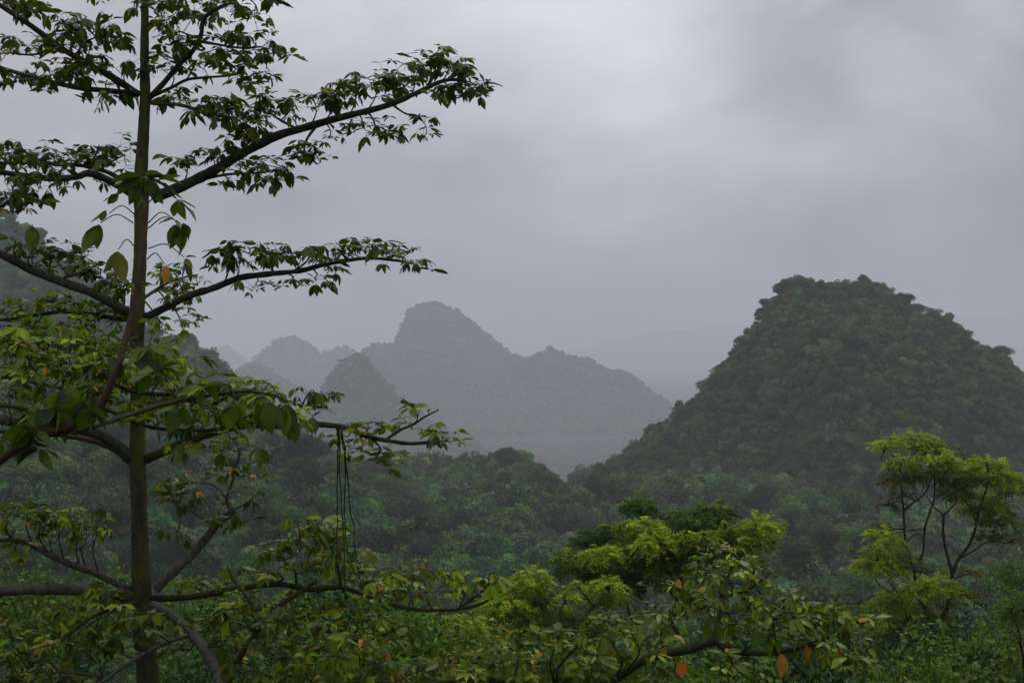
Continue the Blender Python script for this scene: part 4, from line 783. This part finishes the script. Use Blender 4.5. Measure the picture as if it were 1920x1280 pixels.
feather_tree('slender_tree', 'slender yellow-leaved tree with thin bare forks, standing alone on the right', 32, (1753, 0),
   [([(1750, 1190), (1742, 1160), (1735, 1139), (1722, 1115), (1716, 1085), (1712, 1062), (1698, 1015), (1694, 957), (1690, 915), (1690, 887), (1673, 849)], 5, 1.6, .6),
    ([(1754, 1190), (1772, 1148), (1781, 1114), (1785, 1077), (1779, 1050), (1769, 1007), (1769, 965)], 5.5, 2.6, 0),
    ([(1785, 1077), (1797, 1048), (1818, 1019), (1831, 982), (1838, 950), (1850, 915)], 4.2, 1.8, -.8),
    ([(1715, 1069), (1730, 1038), (1734, 990), (1744, 958), (1752, 930), (1752, 874)], 3, 1.4, -.4),
    ([(1694, 957), (1712, 942), (1733, 926), (1748, 895), (1756, 870)], 2.2, 1.2, .2), ([(1769, 965), (1752, 950), (1738, 930)], 2, 1.2, .4), ([(1769, 965), (1780, 955), (1795, 938)], 2, 1.2, -.2), ([(1831, 982), (1820, 955), (1806, 935)], 2, 1.1, .2),
    ([(1800, 1047), (1828, 1030), (1853, 1014), (1890, 1005)], 2, 1, -.5), ([(1735, 1139), (1715, 1130), (1695, 1140)], 2.4, 1.2, -.4), ([(1742, 1200), (1715, 1185), (1698, 1150), (1690, 1120)], 2.4, 1.2, -.6), ([(1698, 1015), (1720, 1000), (1733, 1010)], 1.6, 1, .3), ([(1690, 915), (1672, 890), (1662, 870)], 1.8, 1, -.2)],
   [(1665, 832, 22, 9, 'y'), (1720, 822, 26, 10, 'y'), (1733, 836, 22, 9, 'g'), (1756, 856, 28, 16, 'y'), (1770, 870, 18, 12, 'o'), (1692, 866, 24, 11, 'y'), (1702, 892, 28, 14, 'o'), (1735, 890, 24, 14, 'o'), (1668, 898, 14, 10, 'b'), (1762, 838, 12, 10, 'b'), (1798, 855, 18, 14, 'b'), (1785, 900, 26, 16, 'o'), (1805, 880, 22, 10, 'y'), (1790, 925, 22, 12, 'm'), (1855, 868, 26, 10, 'y'), (1865, 892, 26, 11, 'y'), (1896, 896, 24, 12, 'y'), (1895, 918, 20, 10, 'g'), (1838, 895, 20, 10, 'o'), (1840, 930, 26, 12, 'y'), (1858, 950, 28, 14, 'o'), (1830, 955, 26, 12, 'm'), (1875, 975, 26, 14, 'm'), (1860, 1005, 24, 12, 'b'), (1895, 1010, 22, 12, 'b'), (1700, 925, 22, 10, 'b'), (1662, 945, 12, 10, 'b'),
    (1655, 1000, 18, 9, 'y'), (1670, 1018, 22, 8, 'y'), (1640, 1035, 18, 7, 'y'), (1665, 1045, 24, 9, 'g'), (1632, 1060, 22, 8, 'y'), (1665, 1065, 28, 10, 'y'), (1700, 1050, 22, 10, 'o'), (1650, 985, 10, 6, 'b'),
    (1765, 1098, 26, 10, 'y'), (1740, 1100, 22, 9, 'y'), (1715, 1110, 24, 10, 'y'), (1790, 1108, 20, 9, 'o'), (1675, 1120, 24, 9, 'y'), (1655, 1135, 24, 9, 'y'), (1690, 1135, 24, 10, 'y'), (1650, 1158, 26, 10, 'y'), (1685, 1165, 28, 11, 'o'), (1645, 1180, 26, 10, 'g'), (1720, 1150, 26, 12, 'o'), (1705, 1190, 28, 10, 'm'), (1760, 1130, 22, 10, 'o'), (1815, 1110, 24, 10, 'b'), (1750, 1068, 14, 8, 'b'), (1820, 1070, 14, 8, 'b'), (1770, 1165, 20, 10, 'm')],
   Lf=.42, seed=3, trunk=[(1752, 1272), (1751, 1190)], dens=1.15)
feather_tree('feathery_tree', 'yellow-green feathery tree with tiered bright tufts, centre right behind the crooked limb', 24, (1235, 0),
   [([(1235, 1260), (1215, 1200), (1180, 1150), (1177, 1090), (1172, 1030)], 5, 1.8, .5), ([(1235, 1250), (1262, 1150), (1275, 1090), (1262, 1050), (1245, 1020)], 5, 2, -.5), ([(1275, 1090), (1300, 1050), (1330, 1020), (1370, 1005)], 3, 1.5, .3), ([(1177, 1120), (1150, 1080), (1120, 1055), (1090, 1050)], 2.4, 1.4, .3), ([(1268, 1080), (1280, 1020), (1300, 985)], 2.4, 1.4, .6), ([(1245, 1040), (1225, 1000), (1205, 975)], 2.2, 1.2, -.2)],
   [(1200, 952, 24, 12, 'd'), (1195, 945, 20, 8, 'g'), (1212, 985, 28, 11, 'y'), (1195, 1000, 26, 12, 'g'), (1235, 1000, 20, 10, 'g'), (1150, 988, 18, 7, 'g'), (1168, 1005, 22, 9, 'g'), (1120, 1002, 22, 9, 'd'), (1100, 1015, 22, 10, 'd'), (1180, 1018, 26, 9, 'y'), (1130, 1038, 26, 11, 'y'), (1120, 1058, 30, 12, 'o'), (1062, 1045, 20, 11, 'g'), (1070, 1062, 22, 11, 'd'), (1225, 1020, 28, 10, 'y'), (1240, 1012, 18, 9, 'y'), (1215, 1045, 30, 14, 'o'), (1180, 1055, 28, 14, 'o'), (1150, 1075, 30, 14, 'm'), (1120, 1080, 26, 12, 'm'), (1285, 975, 22, 10, 'd'), (1270, 965, 14, 7, 'g'), (1305, 985, 22, 9, 'd'), (1335, 955, 20, 9, 'g'), (1350, 962, 20, 9, 'd'), (1330, 978, 18, 10, 'd'), (1310, 1000, 30, 9, 'y'), (1295, 1015, 28, 12, 'o'), (1370, 992, 32, 9, 'y'), (1400, 1000, 28, 10, 'y'), (1425, 982, 26, 8, 'y'), (1438, 985, 18, 7, 'y'), (1385, 1015, 30, 12, 'm'), (1420, 1010, 24, 14, 'g'), (1350, 1015, 28, 12, 'o'), (1320, 1035, 30, 14, 'm'), (1390, 1035, 26, 10, 'y'), (1360, 1040, 26, 12, 'o'), (1270, 1040, 28, 14, 'm'), (1240, 1065, 28, 14, 'g'), (1210, 1080, 28, 14, 'd'), (1300, 1060, 28, 14, 'm'), (1260, 1095, 28, 14, 'm'), (1175, 1105, 28, 14, 'm')],
   Lf=.36, seed=5, trunk=[(1235, 1330), (1235, 1255)], dens=1.35, big=1.02)
feather_tree('feathery_tree', 'low yellow-green feathery tree with one bright knob, below the valley centre', 21, (985, 0),
   [([(985, 1250), (990, 1180), (1000, 1130)], 4, 1.8, 0), ([(985, 1240), (940, 1200), (905, 1180)], 3, 1.6, .3)],
   [(1000, 1085, 24, 12, 'y'), (985, 1098, 22, 10, 'y'), (1010, 1105, 24, 14, 'g'), (990, 1125, 28, 12, 'd'), (960, 1110, 20, 8, 'y'), (945, 1130, 26, 9, 'y'), (925, 1125, 20, 8, 'y'), (960, 1150, 28, 12, 'g'), (920, 1150, 26, 10, 'o'), (965, 1178, 28, 11, 'y'), (985, 1190, 26, 9, 'y'), (940, 1190, 26, 10, 'y'), (900, 1180, 26, 11, 'o'), (900, 1205, 28, 11, 'g'), (1000, 1160, 26, 12, 'o'), (870, 1190, 24, 10, 'o'), (985, 1215, 30, 12, 'o'), (940, 1220, 30, 12, 'm'), (1015, 1240, 28, 10, 'y')],
   Lf=.30, seed=8, trunk=[(985, 1330), (985, 1250)], dens=1.3, big=1.15)
feather_tree('feathery_tree', 'thin feathery tree with rusty patches, between the two yellow-green trees', 22, (1090, 0),
   [([(1090, 1260), (1085, 1200), (1100, 1150), (1135, 1120)], 4, 1.6, 0), ([(1090, 1230), (1060, 1180), (1050, 1150)], 3, 1.6, 0)],
   [(1140, 1095, 26, 9, 'y'), (1125, 1110, 24, 10, 'o'), (1155, 1115, 24, 10, 'g'), (1135, 1128, 26, 11, 'm'), (1065, 1118, 14, 8, 'y'), (1085, 1100, 12, 6, 'y'), (1040, 1140, 18, 8, 'y'), (1050, 1150, 24, 9, 'o'), (1040, 1165, 24, 12, 'b'), (1060, 1175, 22, 12, 'b'), (1030, 1170, 20, 10, 'm'), (1100, 1160, 26, 12, 'm'), (1130, 1160, 26, 12, 'o'), (1080, 1190, 28, 12, 'm'), (1120, 1190, 26, 10, 'y'), (1160, 1190, 26, 12, 'o'), (1060, 1220, 28, 12, 'o'), (1110, 1225, 28, 12, 'm')],
   Lf=.28, seed=11, trunk=[(1090, 1330), (1090, 1262)])

feather_tree('feathery_tree', 'low feathery crown spreading under the curved limb, left of the bright knob', 18, (800, 0),
   [([(800, 1260), (780, 1210), (760, 1180)], 3, 1.6, 0), ([(800, 1250), (840, 1200), (860, 1175)], 3, 1.6, .3)],
   [(790, 1165, 30, 10, 'g'), (830, 1175, 30, 10, 'y'), (870, 1165, 28, 9, 'y'), (760, 1185, 30, 11, 'g'), (810, 1200, 32, 11, 'y'), (850, 1205, 30, 11, 'g'), (780, 1225, 32, 12, 'm'), (840, 1235, 32, 11, 'y'), (880, 1230, 30, 12, 'g'), (740, 1215, 28, 11, 'g'), (750, 1250, 32, 12, 'y'), (810, 1260, 32, 12, 'g')],
   Lf=.26, seed=17, trunk=[(800, 1340), (800, 1262)], dens=1.2, big=1.1)
# ------------------------------------------------------------------ leafy bushes and vine-hung treetops filling the bottom of the view
def bush_proto(seed, n, R, H, size, cols, yel=0.0):
    r = np.random.default_rng(seed); lobes = 34
    u = nrm(r.normal(size=(lobes, 3))); u[:, 2] = np.abs(u[:, 2]); c = u * r.uniform(.3, 1.15, (lobes, 1)) * np.array([R, R, H]); lr = r.uniform(.13, .34, lobes) * R
    lv = Leaves(); bc = np.array(cols)
    for i in range(n):
        k = r.integers(lobes); d = nrm(r.normal(size=3) + np.array([0, 0, .5])); p = c[k] + d * lr[k] * r.uniform(.6, 1.1)
        dd = nrm(d * .6 + r.normal(size=3) * .5 + np.array([0, 0, -.35])); L = size * r.uniform(.6, 1.3)
        col = bc[r.integers(len(bc))] * r.uniform(.7, 1.35)
        if r.random() < yel: col = np.array(C_YEL[r.integers(3)])
        lv.add(p, dd, L, L * r.uniform(.2, .34), col, r.uniform(.1, .7), r.normal() * .6)
    mb = MB(); lv.into(mb); cr = mb.build('foliage', M_bush, scene=False, smooth=True)
    tb = MB()
    for i in range(12): tube(tb, [(r.normal() * .05, r.normal() * .05, -H * 1.2), c[i] * .4 + (0, 0, -.1), c[i]], [R * .03, R * .006], 5, 3)
    return cr, tb.build('stems', M_bark_dark, scene=False)
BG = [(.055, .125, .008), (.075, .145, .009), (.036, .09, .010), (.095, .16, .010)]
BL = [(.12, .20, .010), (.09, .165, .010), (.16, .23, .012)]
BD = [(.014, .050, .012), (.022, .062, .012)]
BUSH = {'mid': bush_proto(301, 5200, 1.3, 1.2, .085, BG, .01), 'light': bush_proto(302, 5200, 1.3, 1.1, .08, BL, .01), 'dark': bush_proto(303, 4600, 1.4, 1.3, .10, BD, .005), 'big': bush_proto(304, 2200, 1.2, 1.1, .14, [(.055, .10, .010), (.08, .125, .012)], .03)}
_ub = set()
def bush(key, px, py, D, s, label, name='leafy_treetop', cat='treetop', sq=1.0, group=None):
    p = P(px, py, D); p = p - np.array([0, 0, 1.0 * s]); t = empty(name, tuple(p)); t.scale = (s, s, s * sq); t.rotation_euler = (0, 0, random.uniform(0, 6.28)); tag(t, label, cat, group)
    for o0 in BUSH[key]:
        c = o0 if id(o0) not in _ub else o0.copy(); _ub.add(id(o0)); link(c, t)
    return t
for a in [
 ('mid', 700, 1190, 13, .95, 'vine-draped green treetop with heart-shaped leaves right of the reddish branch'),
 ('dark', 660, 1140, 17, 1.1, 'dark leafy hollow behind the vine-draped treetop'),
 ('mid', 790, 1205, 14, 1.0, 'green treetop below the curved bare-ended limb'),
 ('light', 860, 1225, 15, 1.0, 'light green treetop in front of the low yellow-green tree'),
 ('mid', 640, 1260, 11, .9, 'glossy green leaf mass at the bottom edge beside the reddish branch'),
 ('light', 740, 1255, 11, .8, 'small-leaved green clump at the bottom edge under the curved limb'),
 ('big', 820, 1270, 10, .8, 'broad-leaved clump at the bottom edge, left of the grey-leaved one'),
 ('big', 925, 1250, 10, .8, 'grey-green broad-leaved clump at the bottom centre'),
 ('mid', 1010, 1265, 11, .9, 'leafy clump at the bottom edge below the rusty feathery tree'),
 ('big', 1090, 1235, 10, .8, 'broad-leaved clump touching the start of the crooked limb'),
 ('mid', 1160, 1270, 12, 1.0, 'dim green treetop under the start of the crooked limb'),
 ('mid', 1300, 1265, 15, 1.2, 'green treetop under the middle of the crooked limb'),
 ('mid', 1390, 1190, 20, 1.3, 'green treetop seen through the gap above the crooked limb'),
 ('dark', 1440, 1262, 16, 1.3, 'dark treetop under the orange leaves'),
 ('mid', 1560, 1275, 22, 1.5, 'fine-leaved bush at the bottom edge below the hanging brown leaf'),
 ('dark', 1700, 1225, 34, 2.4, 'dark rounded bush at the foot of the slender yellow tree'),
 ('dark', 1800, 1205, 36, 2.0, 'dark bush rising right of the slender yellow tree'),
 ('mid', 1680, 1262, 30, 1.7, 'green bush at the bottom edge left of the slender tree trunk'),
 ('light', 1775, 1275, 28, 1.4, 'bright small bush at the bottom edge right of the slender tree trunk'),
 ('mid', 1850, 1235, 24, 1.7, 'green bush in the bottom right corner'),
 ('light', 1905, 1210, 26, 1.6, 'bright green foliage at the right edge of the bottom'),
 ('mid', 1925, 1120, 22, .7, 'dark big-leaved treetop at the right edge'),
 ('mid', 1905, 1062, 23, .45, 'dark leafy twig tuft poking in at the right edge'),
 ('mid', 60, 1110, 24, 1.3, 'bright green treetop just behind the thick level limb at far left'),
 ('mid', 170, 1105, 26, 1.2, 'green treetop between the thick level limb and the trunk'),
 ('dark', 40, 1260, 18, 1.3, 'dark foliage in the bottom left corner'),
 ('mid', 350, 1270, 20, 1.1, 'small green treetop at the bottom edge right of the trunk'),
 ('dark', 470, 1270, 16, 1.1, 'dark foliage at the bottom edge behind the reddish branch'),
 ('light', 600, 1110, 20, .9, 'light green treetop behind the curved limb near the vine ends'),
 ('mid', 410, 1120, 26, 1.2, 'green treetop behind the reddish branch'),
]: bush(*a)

# ------------------------------------------------------------------ haze
def hbox(x0, x1, y0, y1, z0, z1):
    v = [(x, y, z) for x in (x0, x1) for y in (y0, y1) for z in (z0, z1)]
    f = np.array([(0, 1, 3, 2), (4, 6, 7, 5), (0, 4, 5, 1), (2, 3, 7, 6), (0, 2, 6, 4), (1, 5, 7, 3)]); mb = MB(); mb.add(v, [f]); return mb
mh, n, l = new_mat('mist_air'); o = nd(n, 'ShaderNodeOutputMaterial'); pv = nd(n, 'ShaderNodeVolumePrincipled')
pv.inputs['Density'].default_value = 0.00036; pv.inputs['Color'].default_value = (.77, .81, .84, 1); pv.inputs['Anisotropy'].default_value = .1
l.new(pv.outputs[0], o.inputs['Volume'])
hz = hbox(-7000, 7000, -6000, 9200, -96, 380).build('haze', mh); tag(hz, 'pale grey mist filling the valley', kind='stuff'); hz['category'] = 'haze'
